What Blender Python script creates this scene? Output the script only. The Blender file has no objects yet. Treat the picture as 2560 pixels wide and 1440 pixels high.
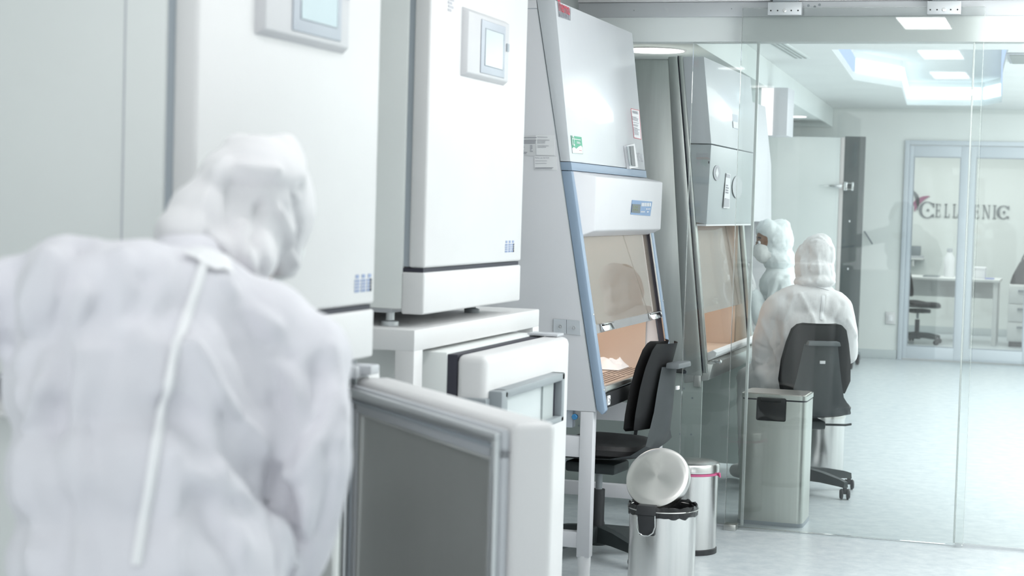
import bpy, bmesh, math, random
import numpy as np
from mathutils import Vector, Matrix, noise
from mathutils.bvhtree import BVHTree
random.seed(4)
S = bpy.context.scene
C = bpy.context.collection
V = Vector

# ------------------------------------------------------------ camera
FPX, CAMH = 4400.0, 1.45
def _d(x, y): return np.array([(x-1280)/FPX, -(y-720)/FPX, -1.0])
_y = _d(2670, 548); _y /= np.linalg.norm(_y)
_z = np.cross(_y, _d(2670-10000, 548-286)); _z /= np.linalg.norm(_z)
if _z[1] < 0: _z = -_z
_x = np.cross(_y, _z)
RW = np.array([_x, _y, _z])                 # camera axes -> room axes (room y runs along the row of machines)
cam = bpy.data.objects.new('camera', bpy.data.cameras.new('camera')); C.objects.link(cam)
M4 = Matrix([list(RW[i])+[0] for i in range(3)]+[[0, 0, 0, 1]])
cam.matrix_world = Matrix.Translation((0, 0, CAMH)) @ M4
cam.data.sensor_width = 36; cam.data.lens = 36*FPX/2560
cam.data.clip_end = 100
cam.data.dof.use_dof = True; cam.data.dof.focus_distance = 7.4; cam.data.dof.aperture_fstop = 4.5
S.camera = cam
def ray(px, py): return V(RW @ _d(px, py))
O = V((0, 0, CAMH))
def at(px, py, x=None, y=None, z=None):
    r = ray(px, py)
    t = x/r.x if x is not None else (y/r.y if y is not None else (z-CAMH)/r.z)
    return O + r*t
def dp(px, py, d): return O + ray(px, py)*d
def onpl(px, py, P, N):
    r = ray(px, py); return O + r*((P-O).dot(N)/r.dot(N))

# ------------------------------------------------------------ world, lights, exposure
w = bpy.data.worlds.new('world'); S.world = w; w.use_nodes = True
w.node_tree.nodes['Background'].inputs[0].default_value = (0.9, 0.95, 1, 1)
w.node_tree.nodes['Background'].inputs[1].default_value = 1.0
def area(name, loc, sx, sy, power, rot=(0, 0, 0), col=(1, 1, 1)):
    l = bpy.data.lights.new(name, 'AREA'); l.shape = 'RECTANGLE'; l.size = sx; l.size_y = sy; l.energy = power; l.color = col
    o = bpy.data.objects.new(name, l); C.objects.link(o); o.location = loc; o.rotation_euler = rot
    return o
area('ceiling_fill_front', (0.8, 5.3, 2.46), 2.2, 4.4, 30, col=(.96, .98, 1))  # added area fill to even out the front room, not a fitting
area('fill_behind', (-0.4, -1.9, 1.25), 5.1, 2.4, 68, rot=(math.radians(90), 0, 0), col=(.95, .98, 1))  # unseen fill added behind the camera for faces turned to it, no window
area('ceiling_fill_lab', (0.5, 12.6, 2.47), 2.2, 8.5, 185, col=(.95, 1, 1))  # added area fill for the lab, no fixture of its own
area('uplight_fill_front', (1.2, 6.1, 1.6), 1.6, 3.0, 135, rot=(math.pi, 0, 0), col=(1, 1, 1))  # unseen upward fill added to brighten the ceiling and header
area('uplight_fill_lab', (1.3, 13.0, 1.5), 1.2, 8.0, 112, rot=(math.pi, 0, 0), col=(.97, 1, 1))  # second added uplight, lifts the lab ceiling
area('ceiling_fill_office', (-1.0, 20.3, 2.45), 2.5, 2.5, 75, col=(1, 1, .98))  # added area fill for the office
S.view_settings.view_transform = 'Standard'; S.view_settings.look = 'None'
S.view_settings.gamma = 1; S.view_settings.use_curve_mapping = False
S.view_settings.exposure = -0.36

# ------------------------------------------------------------ materials
def mat(name, col, rough=.5, metal=0, var=.02, bump=0, bscale=60, stretch=(1, 1, 1), emit=None, est=0, ior=1.45, coat=0, alpha=1, sss=0, aniso=0, vscale=3):
    m = bpy.data.materials.new(name); m.use_nodes = True
    nt = m.node_tree; b = nt.nodes['Principled BSDF']
    tc = nt.nodes.new('ShaderNodeTexCoord'); mp = nt.nodes.new('ShaderNodeMapping')
    mp.inputs['Scale'].default_value = stretch
    nt.links.new(tc.outputs['Object'], mp.inputs[0])
    n = nt.nodes.new('ShaderNodeTexNoise'); n.inputs['Scale'].default_value = vscale; n.inputs['Detail'].default_value = 4
    nt.links.new(mp.outputs[0], n.inputs['Vector'])
    r = nt.nodes.new('ShaderNodeValToRGB')
    r.color_ramp.elements[0].position = .3; r.color_ramp.elements[1].position = .7
    r.color_ramp.elements[0].color = [max(0, c*(1-var)) for c in col]+[1]
    r.color_ramp.elements[1].color = [min(1, c*(1+var)) for c in col]+[1]
    nt.links.new(n.outputs['Fac'], r.inputs[0]); nt.links.new(r.outputs[0], b.inputs['Base Color'])
    b.inputs['Roughness'].default_value = rough; b.inputs['Metallic'].default_value = metal
    b.inputs['IOR'].default_value = ior; b.inputs['Coat Weight'].default_value = coat
    b.inputs['Alpha'].default_value = alpha
    if aniso: b.inputs['Anisotropic'].default_value = aniso
    if bump:
        n2 = nt.nodes.new('ShaderNodeTexNoise'); n2.inputs['Scale'].default_value = bscale; n2.inputs['Detail'].default_value = 5
        nt.links.new(mp.outputs[0], n2.inputs['Vector'])
        bp = nt.nodes.new('ShaderNodeBump'); bp.inputs['Strength'].default_value = bump; bp.inputs['Distance'].default_value = .01
        nt.links.new(n2.outputs['Fac'], bp.inputs['Height']); nt.links.new(bp.outputs[0], b.inputs['Normal'])
    if emit:
        b.inputs['Emission Color'].default_value = list(emit)+[1]; b.inputs['Emission Strength'].default_value = est
    return m
def emission(name, col, st):
    m = bpy.data.materials.new(name); m.use_nodes = True; nt = m.node_tree; nt.nodes.clear()
    e = nt.nodes.new('ShaderNodeEmission'); e.inputs[0].default_value = list(col)+[1]; e.inputs[1].default_value = st
    o = nt.nodes.new('ShaderNodeOutputMaterial'); nt.links.new(e.outputs[0], o.inputs[0]); return m
def glass(name, tint=(.975, .985, .98), ior=1.5, haze=0.0, hazecol=(.8, .85, .9)):
    m = bpy.data.materials.new(name); m.use_nodes = True; nt = m.node_tree; nt.nodes.clear()
    t = nt.nodes.new('ShaderNodeBsdfTransparent'); t.inputs[0].default_value = list(tint)+[1]
    g = nt.nodes.new('ShaderNodeBsdfGlossy'); g.inputs['Roughness'].default_value = 0.02
    f = nt.nodes.new('ShaderNodeFresnel'); f.inputs[0].default_value = ior
    mx = nt.nodes.new('ShaderNodeMixShader'); nt.links.new(f.outputs[0], mx.inputs[0])
    nt.links.new(t.outputs[0], mx.inputs[1]); nt.links.new(g.outputs[0], mx.inputs[2])
    last = mx
    if haze:
        d = nt.nodes.new('ShaderNodeBsdfDiffuse'); d.inputs[0].default_value = list(hazecol)+[1]
        m2 = nt.nodes.new('ShaderNodeMixShader'); m2.inputs[0].default_value = haze
        nt.links.new(mx.outputs[0], m2.inputs[1]); nt.links.new(d.outputs[0], m2.inputs[2]); last = m2
    o = nt.nodes.new('ShaderNodeOutputMaterial'); nt.links.new(last.outputs[0], o.inputs[0]); return m

m_wall = mat('painted_wall', (.80, .83, .81), .6, bump=.02)
m_ceil = mat('painted_ceiling', (.86, .88, .87), .7)
m_soffit = mat('painted_soffit', (.80, .84, .83), .6)
def floor_mat():
    m = mat('vinyl_floor', (.60, .65, .68), .32, var=.05, vscale=1.5)
    nt = m.node_tree; b = nt.nodes['Principled BSDF']; tc = [n for n in nt.nodes if n.type == 'TEX_COORD'][0]
    v = nt.nodes.new('ShaderNodeTexNoise'); v.inputs['Scale'].default_value = 14; v.inputs['Detail'].default_value = 8; v.inputs['Roughness'].default_value = .7
    nt.links.new(tc.outputs['Object'], v.inputs['Vector'])
    r = nt.nodes.new('ShaderNodeValToRGB'); r.color_ramp.elements[0].position = .35; r.color_ramp.elements[1].position = .7
    r.color_ramp.elements[0].color = (.52, .575, .61, 1); r.color_ramp.elements[1].color = (.70, .74, .76, 1)
    nt.links.new(v.outputs['Fac'], r.inputs[0]); nt.links.new(r.outputs[0], b.inputs['Base Color']); return m
m_floor = floor_mat()
m_white = mat('powder_coat_white', (.74, .735, .74), .4)
m_whiteside = mat('enamel_pale_side', (.79, .815, .805), .45)
m_lav = mat('enamel_cool_white', (.70, .70, .73), .42)
m_gloss = mat('gloss_front_panel', (.68, .70, .735), .3, coat=.2)
m_blue = mat('blue_trim', (.30, .39, .51), .45)
m_grey = mat('grey_plastic', (.30, .33, .35), .45)
m_greyl = mat('light_grey_plastic', (.55, .57, .60), .45)
m_panel = mat('display_bezel', (.62, .62, .64), .4)
m_screen = mat('touch_screen', (.50, .62, .66), .25)
m_screen2 = mat('touch_screen_grey', (.56, .62, .66), .25)
m_bluegrey = mat('bezel_bluegrey', (.50, .54, .60), .4)
m_gasket = mat('gasket_grey', (.38, .42, .46), .5)
m_dark = mat('dark_gap_rubber', (.035, .035, .05), .6)
m_black = mat('black_plastic', (.028, .029, .032), .45)
m_fabric = mat('black_seat_vinyl', (.025, .024, .025), .6, bump=.1, bscale=200)
m_shell = mat('grey_chair_shell', (.15, .165, .175), .5)
m_base = mat('charcoal_chair_base', (.03, .038, .04), .5)
m_steel = mat('brushed_steel', (.62, .62, .60), .28, 1, var=.06, bump=.05, bscale=40, stretch=(1, 1, 14), aniso=.5)
m_steelh = mat('cabinet_steel', (.56, .58, .56), .33, 1, var=.05, bump=.03, bscale=30, stretch=(12, 12, 1))
m_steelbin = mat('polished_bin_steel', (.70, .69, .68), .2, 1, var=.05, bump=.06, bscale=30, stretch=(16, 16, .4), aniso=.4)
m_steelrect = mat('satin_bin_steel', (.56, .58, .55), .38, 1, var=.04, bump=.04, bscale=30, stretch=(14, 14, .4))
m_alu = mat('anodised_aluminium', (.66, .68, .70), .38, .7)
m_chrome = mat('chrome', (.8, .8, .8), .12, 1)
m_recess = mat('inner_door_steel', (.60, .61, .60), .3, .5, var=.03, bump=.02, bscale=8, stretch=(3, 3, .4))
m_inner = mat('warm_chamber_steel', (.62, .51, .43), .4, .15, var=.04, bump=.04, bscale=10, stretch=(1, 5, 1))
m_inner2 = mat('lightened_chamber_lining', (.80, .70, .62), .4, .1, var=.03)  # lining lightened in colour for the pale look through the sash glass
m_grille = mat('worktop_slots', (.17, .125, .10), .5)
m_cloth = mat('nonwoven_suit', (.74, .73, .78), .8, var=.09, bump=.25, bscale=26, stretch=(1, 1, .5), vscale=5)
m_cloth2 = mat('nonwoven_suit_warm', (.80, .79, .80), .75, var=.03, bump=.3, bscale=30, stretch=(1, 1, .5))
m_cloth3 = mat('nonwoven_suit_cool', (.80, .86, .87), .75, var=.03, bump=.3, bscale=30)
m_tape = mat('seam_tape', (.90, .90, .92), .5)
m_mask = mat('face_mask_white', (.86, .88, .87), .7)
m_skin = mat('skin', (.30, .18, .125), .5)
m_glove = mat('white_glove', (.84, .85, .86), .5)
m_paper = mat('paper', (.86, .86, .88), .7)
m_print = mat('grey_print', (.33, .33, .38), .7)
m_printl = mat('pale_grey_print', (.52, .52, .56), .7)
m_red = mat('red_print', (.62, .10, .14), .6)
m_green = mat('green_sticker', (.10, .42, .27), .5)
m_lcd = mat('dark_lcd', (.10, .12, .13), .3)
m_iconblue = mat('blue_icon_print', (.30, .38, .58), .6)
m_ctrl = mat('control_blue', (.22, .34, .55), .45)
m_pink = mat('pink_band', (.60, .12, .26), .5)
m_bag = mat('black_bag_film', (.02, .02, .022), .22, bump=.5, bscale=25)
m_doorfr = mat('door_aluminium', (.60, .65, .70), .45)
m_fridged = mat('smoked_glass', (.10, .115, .115), .15)
m_fridgel = mat('fridge_white', (.74, .77, .76), .5)
m_pinkst = mat('warm_edge_trim', (.68, .64, .63), .45)
m_base_b = mat('grey_skirting', (.52, .57, .58), .5)
m_logo = mat('logo_dark', (.16, .18, .19), .6)
m_logop = mat('logo_purple', (.32, .08, .18), .6)
m_bag2 = mat('black_bag_cloth', (.03, .03, .033), .7)
m_desk = mat('desk_white', (.76, .77, .76), .5)
m_vent = mat('vent_grey', (.42, .45, .44), .6)
m_stpan = mat('stand_side_panel', (.50, .56, .54), .4)
m_lamp = emission('ceiling_lamp_diffuser', (1, 1, 1), 16)
m_lampr = emission('downlight_diffuser', (1, 1, .98), 10)
m_cove = emission('cove_led', (.55, .72, 1.0), 1.5)
m_coveb = emission('cove_led_bright', (.70, .90, 1.0), 3.4)
m_glass = glass('clear_glass')
m_glassd = glass('door_glass', (.93, .96, .96))
m_sash = glass('sash_glass', (.97, .94, .91), 1.5, haze=.14, hazecol=(.90, .80, .72))
m_edge = mat('glass_edge', (.72, .78, .76), .3, alpha=.3)
m_edgeth = mat('thin_glass_edge', (.78, .82, .81), .3, alpha=.35)
m_acryl = mat('translucent_grey_plastic', (.55, .58, .62), .3)

m_hood = mat('nonwoven_hood', (.80, .79, .81), .8, var=.04, bump=.25, bscale=26)
for m_ in (m_cloth, m_hood, m_cloth2, m_cloth3):
    m_.node_tree.nodes['Principled BSDF'].inputs['Sheen Weight'].default_value = .35
# ------------------------------------------------------------ mesh helpers
class MB:
    def __init__(s): s.bm = bmesh.new()
    def hexa(s, p, bev=0, seg=2):      # p: 8 points, bottom ring 0-3, top ring 4-7
        vs = [s.bm.verts.new(q) for q in p]
        fs = [s.bm.faces.new([vs[i] for i in f]) for f in ((3, 2, 1, 0), (4, 5, 6, 7), (0, 1, 5, 4), (1, 2, 6, 5), (2, 3, 7, 6), (3, 0, 4, 7))]
        if bev:
            es = list({e for f in fs for e in f.edges})
            bmesh.ops.bevel(s.bm, geom=es, offset=bev, segments=seg, profile=.5, affect='EDGES')
        return s
    def box(s, x0, x1, y0, y1, z0, z1, bev=0, seg=2):
        return s.hexa([(x0, y0, z0), (x1, y0, z0), (x1, y1, z0), (x0, y1, z0), (x0, y0, z1), (x1, y0, z1), (x1, y1, z1), (x0, y1, z1)], bev, seg)
    def prism(s, pts, axis, a, b, bev=0, seg=2):
        def mk(u, v, t): return (t, u, v) if axis == 'x' else ((u, t, v) if axis == 'y' else (u, v, t))
        n = len(pts)
        A = [s.bm.verts.new(mk(u, v, a)) for u, v in pts]; B = [s.bm.verts.new(mk(u, v, b)) for u, v in pts]
        fs = [s.bm.faces.new(A[::-1]), s.bm.faces.new(B)]
        for i in range(n): fs.append(s.bm.faces.new([A[i], A[(i+1) % n], B[(i+1) % n], B[i]]))
        if bev:
            es = list({e for f in fs for e in f.edges})
            bmesh.ops.bevel(s.bm, geom=es, offset=bev, segments=seg, profile=.5, affect='EDGES')
        return s
    def slab(s, pts, n, t, bev=0):       # polygon (3D, planar) thickened by t along n
        n = V(n).normalized()
        A = [s.bm.verts.new(V(p)) for p in pts]; B = [s.bm.verts.new(V(p)+n*t) for p in pts]
        fs = [s.bm.faces.new(A[::-1]), s.bm.faces.new(B)]; k = len(pts)
        for i in range(k): fs.append(s.bm.faces.new([A[i], A[(i+1) % k], B[(i+1) % k], B[i]]))
        if bev: bmesh.ops.bevel(s.bm, geom=list({e for f in fs for e in f.edges}), offset=bev, segments=2, affect='EDGES')
        return s
    def tube(s, path, rad, seg=12, cap=True, closed=False):
        path = [V(p) for p in path]; n = len(path)
        rad = rad if isinstance(rad, (list, tuple)) else [rad]*n
        rings = []; up = None
        for i, p in enumerate(path):
            if closed: t = path[(i+1) % n]-path[i-1]
            else: t = path[min(i+1, n-1)]-path[max(i-1, 0)]
            t.normalize()
            if up is None: up = t.orthogonal().normalized()
            up = (up - t*up.dot(t)).normalized(); sd = t.cross(up)
            rings.append([s.bm.verts.new(p+(up*math.cos(a)+sd*math.sin(a))*rad[i]) for a in [2*math.pi*k/seg for k in range(seg)]])
        m = n if closed else n-1
        for i in range(m):
            a, b = rings[i], rings[(i+1) % n]
            for k in range(seg): s.bm.faces.new([a[k], a[(k+1) % seg], b[(k+1) % seg], b[k]])
        if cap and not closed: s.bm.faces.new(rings[0][::-1]); s.bm.faces.new(rings[-1])
        return s
    def lathe(s, prof, seg=40, c=(0, 0, 0), close=False, sx=1, sy=1, M=None):   # prof: (r, z)
        rings = []
        for r, z in prof:
            if r < 1e-6: rings.append([s.bm.verts.new((c[0], c[1], c[2]+z))])
            else: rings.append([s.bm.verts.new((c[0]+sx*r*math.cos(2*math.pi*k/seg), c[1]+sy*r*math.sin(2*math.pi*k/seg), c[2]+z)) for k in range(seg)])
        for a, b in zip(rings, rings[1:]):
            for k in range(seg):
                k2 = (k+1) % seg
                if len(a) == 1 and len(b) == 1: continue
                if len(a) == 1: s.bm.faces.new([a[0], b[k], b[k2]])
                elif len(b) == 1: s.bm.faces.new([a[k], a[k2], b[0]])
                else: s.bm.faces.new([a[k], a[k2], b[k2], b[k]])
        if M is not None: bmesh.ops.transform(s.bm, matrix=M, verts=[v for r in rings for v in r])
        return s
    def ball(s, c, r, sub=2):
        if not isinstance(r, (tuple, list)): r = (r, r, r)
        M = Matrix.Translation(c) @ Matrix.Diagonal((r[0], r[1], r[2], 1))
        bmesh.ops.create_icosphere(s.bm, subdivisions=sub, radius=1, matrix=M); return s

ORG = {}
def link(name, me, m, parent):
    o = bpy.data.objects.new(name, me); C.objects.link(o)
    if parent is not None: o.parent = parent
    for mm in (m if isinstance(m, (list, tuple)) else [m]): me.materials.append(mm)
    return o
def obj(name, mb, m, parent=None, local=False, smooth=True, label=None):
    me = bpy.data.meshes.new(name)
    bmesh.ops.recalc_face_normals(mb.bm, faces=mb.bm.faces)
    org = V((0, 0, 0))
    if parent is not None and not local: org = ORG.get(root_of(parent).name, V((0, 0, 0)))
    if org.length: bmesh.ops.translate(mb.bm, verts=mb.bm.verts, vec=-org)
    mb.bm.to_mesh(me); mb.bm.free()
    if smooth:
        for p in me.polygons: p.use_smooth = True
        me.set_sharp_from_angle(angle=math.radians(32))
    o = link(name, me, m, parent)
    if label: o['label'] = label
    return o
def root_of(o):
    while o.parent is not None: o = o.parent
    return o
def thing(name, label, cat, loc=(0, 0, 0), rz=0, group=None):
    o = bpy.data.objects.new(name, None); C.objects.link(o); o.empty_display_size = .1
    o.location = loc; o.rotation_euler = (0, 0, rz); ORG[o.name] = V(loc)
    o['label'] = label; o['category'] = cat
    if group: o['group'] = group
    return o
def tag(o, label, cat, group=None):
    o['label'] = label; o['category'] = cat
    if group: o['group'] = group
    return o
def struct(name, mb, m, parent=None):
    o = obj(name, mb, m, parent)
    if parent is None: o['kind'] = 'structure'
    return o
def decal(name, quad, P, N, m, parent, t=.0015, off=.0005):
    N = V(N).normalized(); P = V(P)+N*off
    return obj(name, MB().slab([onpl(x, y, P, N) for x, y in quad], N, t), m, parent)
def bars(name, quad, P, N, m, parent, rows, t=.0006, off=.0025, seed=1, lo=.5, full=False, th=.42):
    rr = random.Random(seed); N = V(N).normalized(); P = V(P)+N*off
    a, b, c, d = [onpl(x, y, P, N) for x, y in quad]   # TL TR BR BL
    mb = MB()
    for i in range(rows):
        f0 = (i+.25)/rows; f1 = f0+th/rows; L = 1 if full else rr.uniform(lo, 1)
        if not full and rr.random() < .12: continue
        p = lambda u, v: (a*(1-u)+b*u)*(1-v)+(d*(1-u)+c*u)*v
        mb.slab([p(0, f0), p(L, f0), p(L, f1), p(0, f1)], N, t)
    return obj(name, mb, m, parent, smooth=False)
def text(name, s, p0, p1, up, N, m, parent, h=None, ext=.0008, bold=0):
    cu = bpy.data.curves.new(name, 'FONT'); cu.body = s; cu.size = 1; cu.extrude = 0; cu.offset = bold
    t = bpy.data.objects.new(name, cu); C.objects.link(t)
    dg = bpy.context.evaluated_depsgraph_get(); me = bpy.data.meshes.new_from_object(t.evaluated_get(dg))
    bpy.data.objects.remove(t); bpy.data.curves.remove(cu)
    xs = [v.co.x for v in me.vertices]; ys = [v.co.y for v in me.vertices]
    x0, x1, y0, y1 = min(xs), max(xs), min(ys), max(ys)
    p0 = V(p0); p1 = V(p1); u = p1-p0; L = u.length; u.normalize(); up = V(up); N = V(N).normalized()
    hh = h if h else L*(y1-y0)/(x1-x0)
    org = ORG.get(root_of(parent).name, V((0, 0, 0))) if parent else V((0, 0, 0))
    for v in me.vertices:
        v.co = p0+u*((v.co.x-x0)/(x1-x0)*L)+up*((v.co.y-y0)/(y1-y0)*hh)+N*ext-org
    me.update()
    return link(name, me, m, parent)

# ------------------------------------------------------------ the rooms
struct('floor', MB().box(-3.0, 2.2, -2.2, 23.5, -.1, 0), m_floor)
struct('wall_left', MB().box(-3.1, -3.0, -2.2, 23.5, 0, 2.9), m_wall)
struct('wall_right', MB().box(2.2, 2.3, -2.2, 23.5, 0, 2.9), m_wall)
struct('wall_back', MB().box(-3.0, 2.2, -2.3, -2.2, 0, 2.9), m_wall)
struct('ceiling', MB().box(-3.0, 2.2, -2.2, 7.9, 2.5, 2.6), m_ceil)
GY = 7.92                                     # the glass partition
struct('wall_header', MB().box(-3.0, 2.2, GY, GY+.10, 2.207, 2.6, .002), m_soffit)
def cove_poly():
    pts = [(-1.50, 11.5), (-1.66, 14.1), (-1.36, 14.95), (-1.52, 17.3), (-.81, 17.3), (-.62, 16.7), (-.50, 13.4), (-.40, 11.5)]
    return pts
CZ = 2.5
def lab_ceiling():
    bm = bmesh.new()
    outer = [(-3.0, 8.02), (2.2, 8.02), (2.2, 17.95), (-3.0, 17.95)]; inner = cove_poly()
    vo = [bm.verts.new((x, y, CZ)) for x, y in outer]; vi = [bm.verts.new((x, y, CZ)) for x, y in inner]
    es = [bm.edges.new((vo[i], vo[(i+1) % 4])) for i in range(4)]+[bm.edges.new((vi[i], vi[(i+1) % 8])) for i in range(8)]
    bmesh.ops.triangle_fill(bm, edges=es, use_beauty=True)
    vt = [bm.verts.new((x, y, CZ+.22)) for x, y in inner]
    for i in range(8): bm.faces.new([vi[i], vi[(i+1) % 8], vt[(i+1) % 8], vt[i]])
    bm.faces.new(vt)
    b = MB(); b.bm.free(); b.bm = bm; return b
struct('ceiling_lab', lab_ceiling(), m_ceil)
struct('ceiling_office', MB().box(-3.0, 2.2, 18.05, 23.5, 2.5, 2.6), m_ceil)
# cool LED strips along the walls of the recessed ceiling light
cl = thing('recessed_cove_light', 'angular recessed ceiling light glowing cool blue white beyond the glass partition', 'ceiling light', (-1.1, 14.5, CZ+.05))
cp = cove_poly(); cx = sum(p[0] for p in cp)/8; cy = sum(p[1] for p in cp)/8
for i in range(8):
    a, b = V((*cp[i], 0)), V((*cp[(i+1) % 8], 0)); n = V((-(b-a).y, (b-a).x, 0)).normalized()
    if n.dot(V((cx, cy, 0))-a) < 0: n = -n
    e = (b-a).normalized()*.03
    mb = MB().slab([a+e+n*.012+V((0, 0, CZ+.06)), b-e+n*.012+V((0, 0, CZ+.06)), b-e+n*.012+V((0, 0, CZ+.17)), a+e+n*.012+V((0, 0, CZ+.17))], -n, .01)
    obj('led_strip', mb, m_coveb if i in (1, 2, 3, 4) else m_cove, cl, smooth=False)
# angled soffit over the row of cabinets
def soffit():
    x0, y0, x1, y1 = -1.842, 8.03, -2.30, 17.94
    b = MB(); b.hexa([(-2.99, y0, 2.31), (x0, y0, 2.31), (x1, y1, 2.31), (-2.99, y1, 2.31), (-2.99, y0, CZ-.001), (x0, y0, CZ-.001), (x1, y1, CZ-.001), (-2.99, y1, CZ-.001)]); return b
struct('ceiling_soffit', soffit(), m_soffit)
struct('wall_far', MB().box(-3.0, -1.575, 17.95, 18.05, 0, 2.6), m_wall)
struct('wall_far_right', MB().box(-.27, 2.2, 17.95, 18.05, 0, 2.6), m_wall)
struct('wall_far_lintel', MB().box(-1.575, -.27, 17.95, 18.05, 2.19, 2.6), m_wall)
struct('wall_office', MB().box(-3.0, 2.2, 22.2, 22.3, 0, 2.6), m_wall)
struct('baseboard_far', MB().box(-3.0, -1.58, 17.93, 17.95, 0, .09, .004), m_base_b)
struct('baseboard_office', MB().box(-3.0, 2.2, 22.18, 22.2, 0, .09, .004), m_base_b)

# vents, switch
v = thing('air_vent', 'square grey air vent in the lab ceiling near the right edge of the photo', 'vent', (-.3, 11.9, CZ))
obj('vent_frame', MB().box(-.42, -.18, 11.7, 12.4, CZ-.012, CZ, .003), m_greyl, v)
mb = MB()
for k in range(12): mb.box(-.40, -.20, 11.74+k*.053, 11.775+k*.053, CZ-.018, CZ-.012)
obj('vent_louvre', mb, m_vent, v)
v = thing('slot_diffuser', 'narrow grey slot diffuser set in the lab ceiling beside the soffit', 'vent', (-1.75, 11.3, CZ))
obj('diffuser_frame', MB().box(-1.83, -1.72, 10.9, 12.1, CZ-.008, CZ, .003), m_soffit, v)
mb = MB()
for k in range(3): mb.box(-1.815+k*.032, -1.80+k*.032, 10.95, 12.05, CZ-.012, CZ-.008)
obj('slot', mb, m_vent, v)
sw = thing('wall_switch', 'small white wall switch beside the aluminium double door', 'switch', (-1.655, 17.94, .41))
obj('plate', MB().box(-1.70, -1.61, 17.93, 17.949, .35, .47, .004), m_white, sw)
obj('rocker', MB().box(-1.675, -1.635, 17.924, 17.931, .38, .44, .002), m_paper, sw)

# glass partition ---------------------------------------------------------------
def pane(name, x0, x1, y, z0, z1, label, edge=m_edge, t=.010):
    r = thing(name, label, 'glass panel', ((x0+x1)/2, y, z0))
    obj('pane', MB().box(x0, x1, y, y+t, z0, z1), m_glass, r, smooth=False)
    obj('left_edge', MB().box(x0-.0015, x0, y-.0005, y+t+.0005, z0, z1), m_edgeth, r)
    obj('right_edge', MB().box(x1, x1+.002, y-.001, y+t+.001, z0, z1), edge, r)
    obj('top_edge', MB().box(x0, x1, y, y+t, z1, z1+.0015), m_edgeth, r)
    return r
p = pane('fixed_glass_panel', -1.66, -1.368, GY+.012, .012, 2.205, 'narrow fixed glass panel beside the blue trimmed safety cabinet')
for k in ('left_edge',): pass
m_edgew = mat('polished_glass_edge', (.74, .79, .78), .3)
obj('polished_edge', MB().box(-1.368, -1.356, GY+.010, GY+.026, .012, 2.205, .001), m_edgew, p)
obj('floor_channel', MB().box(-1.66, -1.42, GY+.004, GY+.03, 0, .012), m_alu, p)
p = pane('fixed_glass_panel', -.416, 1.3, GY+.012, .012, 2.205, 'wide fixed glass panel at the right edge of the photo', t=.012)
obj('polished_edge', MB().box(-.424, -.4175, GY+.010, GY+.026, .012, 2.205, .001), m_edgew, p)
obj('floor_channel', MB().box(-.416, 1.3, GY+.004, GY+.03, 0, .012), m_alu, p)
sd = pane('sliding_glass_door', -1.428, -.379, GY-.05, .015, 2.352, 'large frameless sliding glass door hanging from two clamps on the rail')
for px0, px1 in ((1920, 2005), (2318, 2403)):
    a = at(px0, 20, y=GY-.06); b = at(px1, 20, y=GY-.06)
    cpz = obj('clamp', MB().box(a.x, b.x, GY-.072, GY-.03, 2.318, 2.376, .003), m_alu, sd)
    mb = MB()
    for k in range(5):
        x = a.x+(b.x-a.x)*(.1+.2*k)
        if k == 2: continue
        mb.lathe([(0, 0), (.0035, 0), (.0035, .001), (0, .001)], 12, M=Matrix.Translation((x, GY-.0725, 2.338)) @ Matrix.Rotation(math.radians(90), 4, 'X'))
    obj('screw_hole', mb, m_black, cpz)
    x = (a.x+b.x)/2
    obj('cap_screw', MB().lathe([(0, 0), (.009, 0), (.009, .002), (.006, .003), (0, .0022)], 20, M=Matrix.Translation((x, GY-.072, 2.338)) @ Matrix.Rotation(math.radians(90), 4, 'X')), m_chrome, cpz)
    hb = MB().box(a.x+.02, b.x-.02, GY-.066, GY-.02, 2.377, 2.392, .002)
    hb.box(a.x+.005, a.x+.06, GY-.07, GY-.03, 2.386, 2.40, .002)
    obj('carriage', hb, m_grey, sd)
rail = thing('sliding_door_rail', 'long brushed aluminium door rail along the top of the glass partition', 'door rail', (-.6, GY-.02, 2.31))
obj('rail_face', MB().box(-2.2, 1.3, GY-.022, GY-.001, 2.318, 2.384, .002), mat('rail_aluminium', (.62, .64, .66), .35, .25, stretch=(1, 8, 8), bump=.03), rail)
obj('rail_hood', MB().box(-2.2, 1.3, GY-.034, GY-.002, 2.385, 2.498, .002), m_white, rail)
mb = MB()
for px, py in ((1585, 26), (1829, 22), (2021, 4), (2021, 14), (2037, 17), (2049, 12), (2043, 4)):
    q = at(px, py, y=GY-.022); rr = .0025 if px < 1900 else .006
    if q.z < 2.38: obj('fixing_hole', MB().lathe([(0, 0), (rr, 0), (rr, .0008), (0, .0008)], 14, M=Matrix.Translation((q.x, GY-.0225, q.z)) @ Matrix.Rotation(math.radians(90), 4, 'X')), m_grey, rail)
g = at(1828, 1325, z=0)
tag(obj('floor_guide', MB().box(-1.428, -1.372, GY-.085, GY-.02, 0, .028, .003), m_steel), 'small steel floor guide holding the bottom corner of the sliding glass door', 'door guide')
struct('trim_1', MB().box(-1.37, -.42, GY+.005, GY+.02, 0, .003), m_alu)

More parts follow.
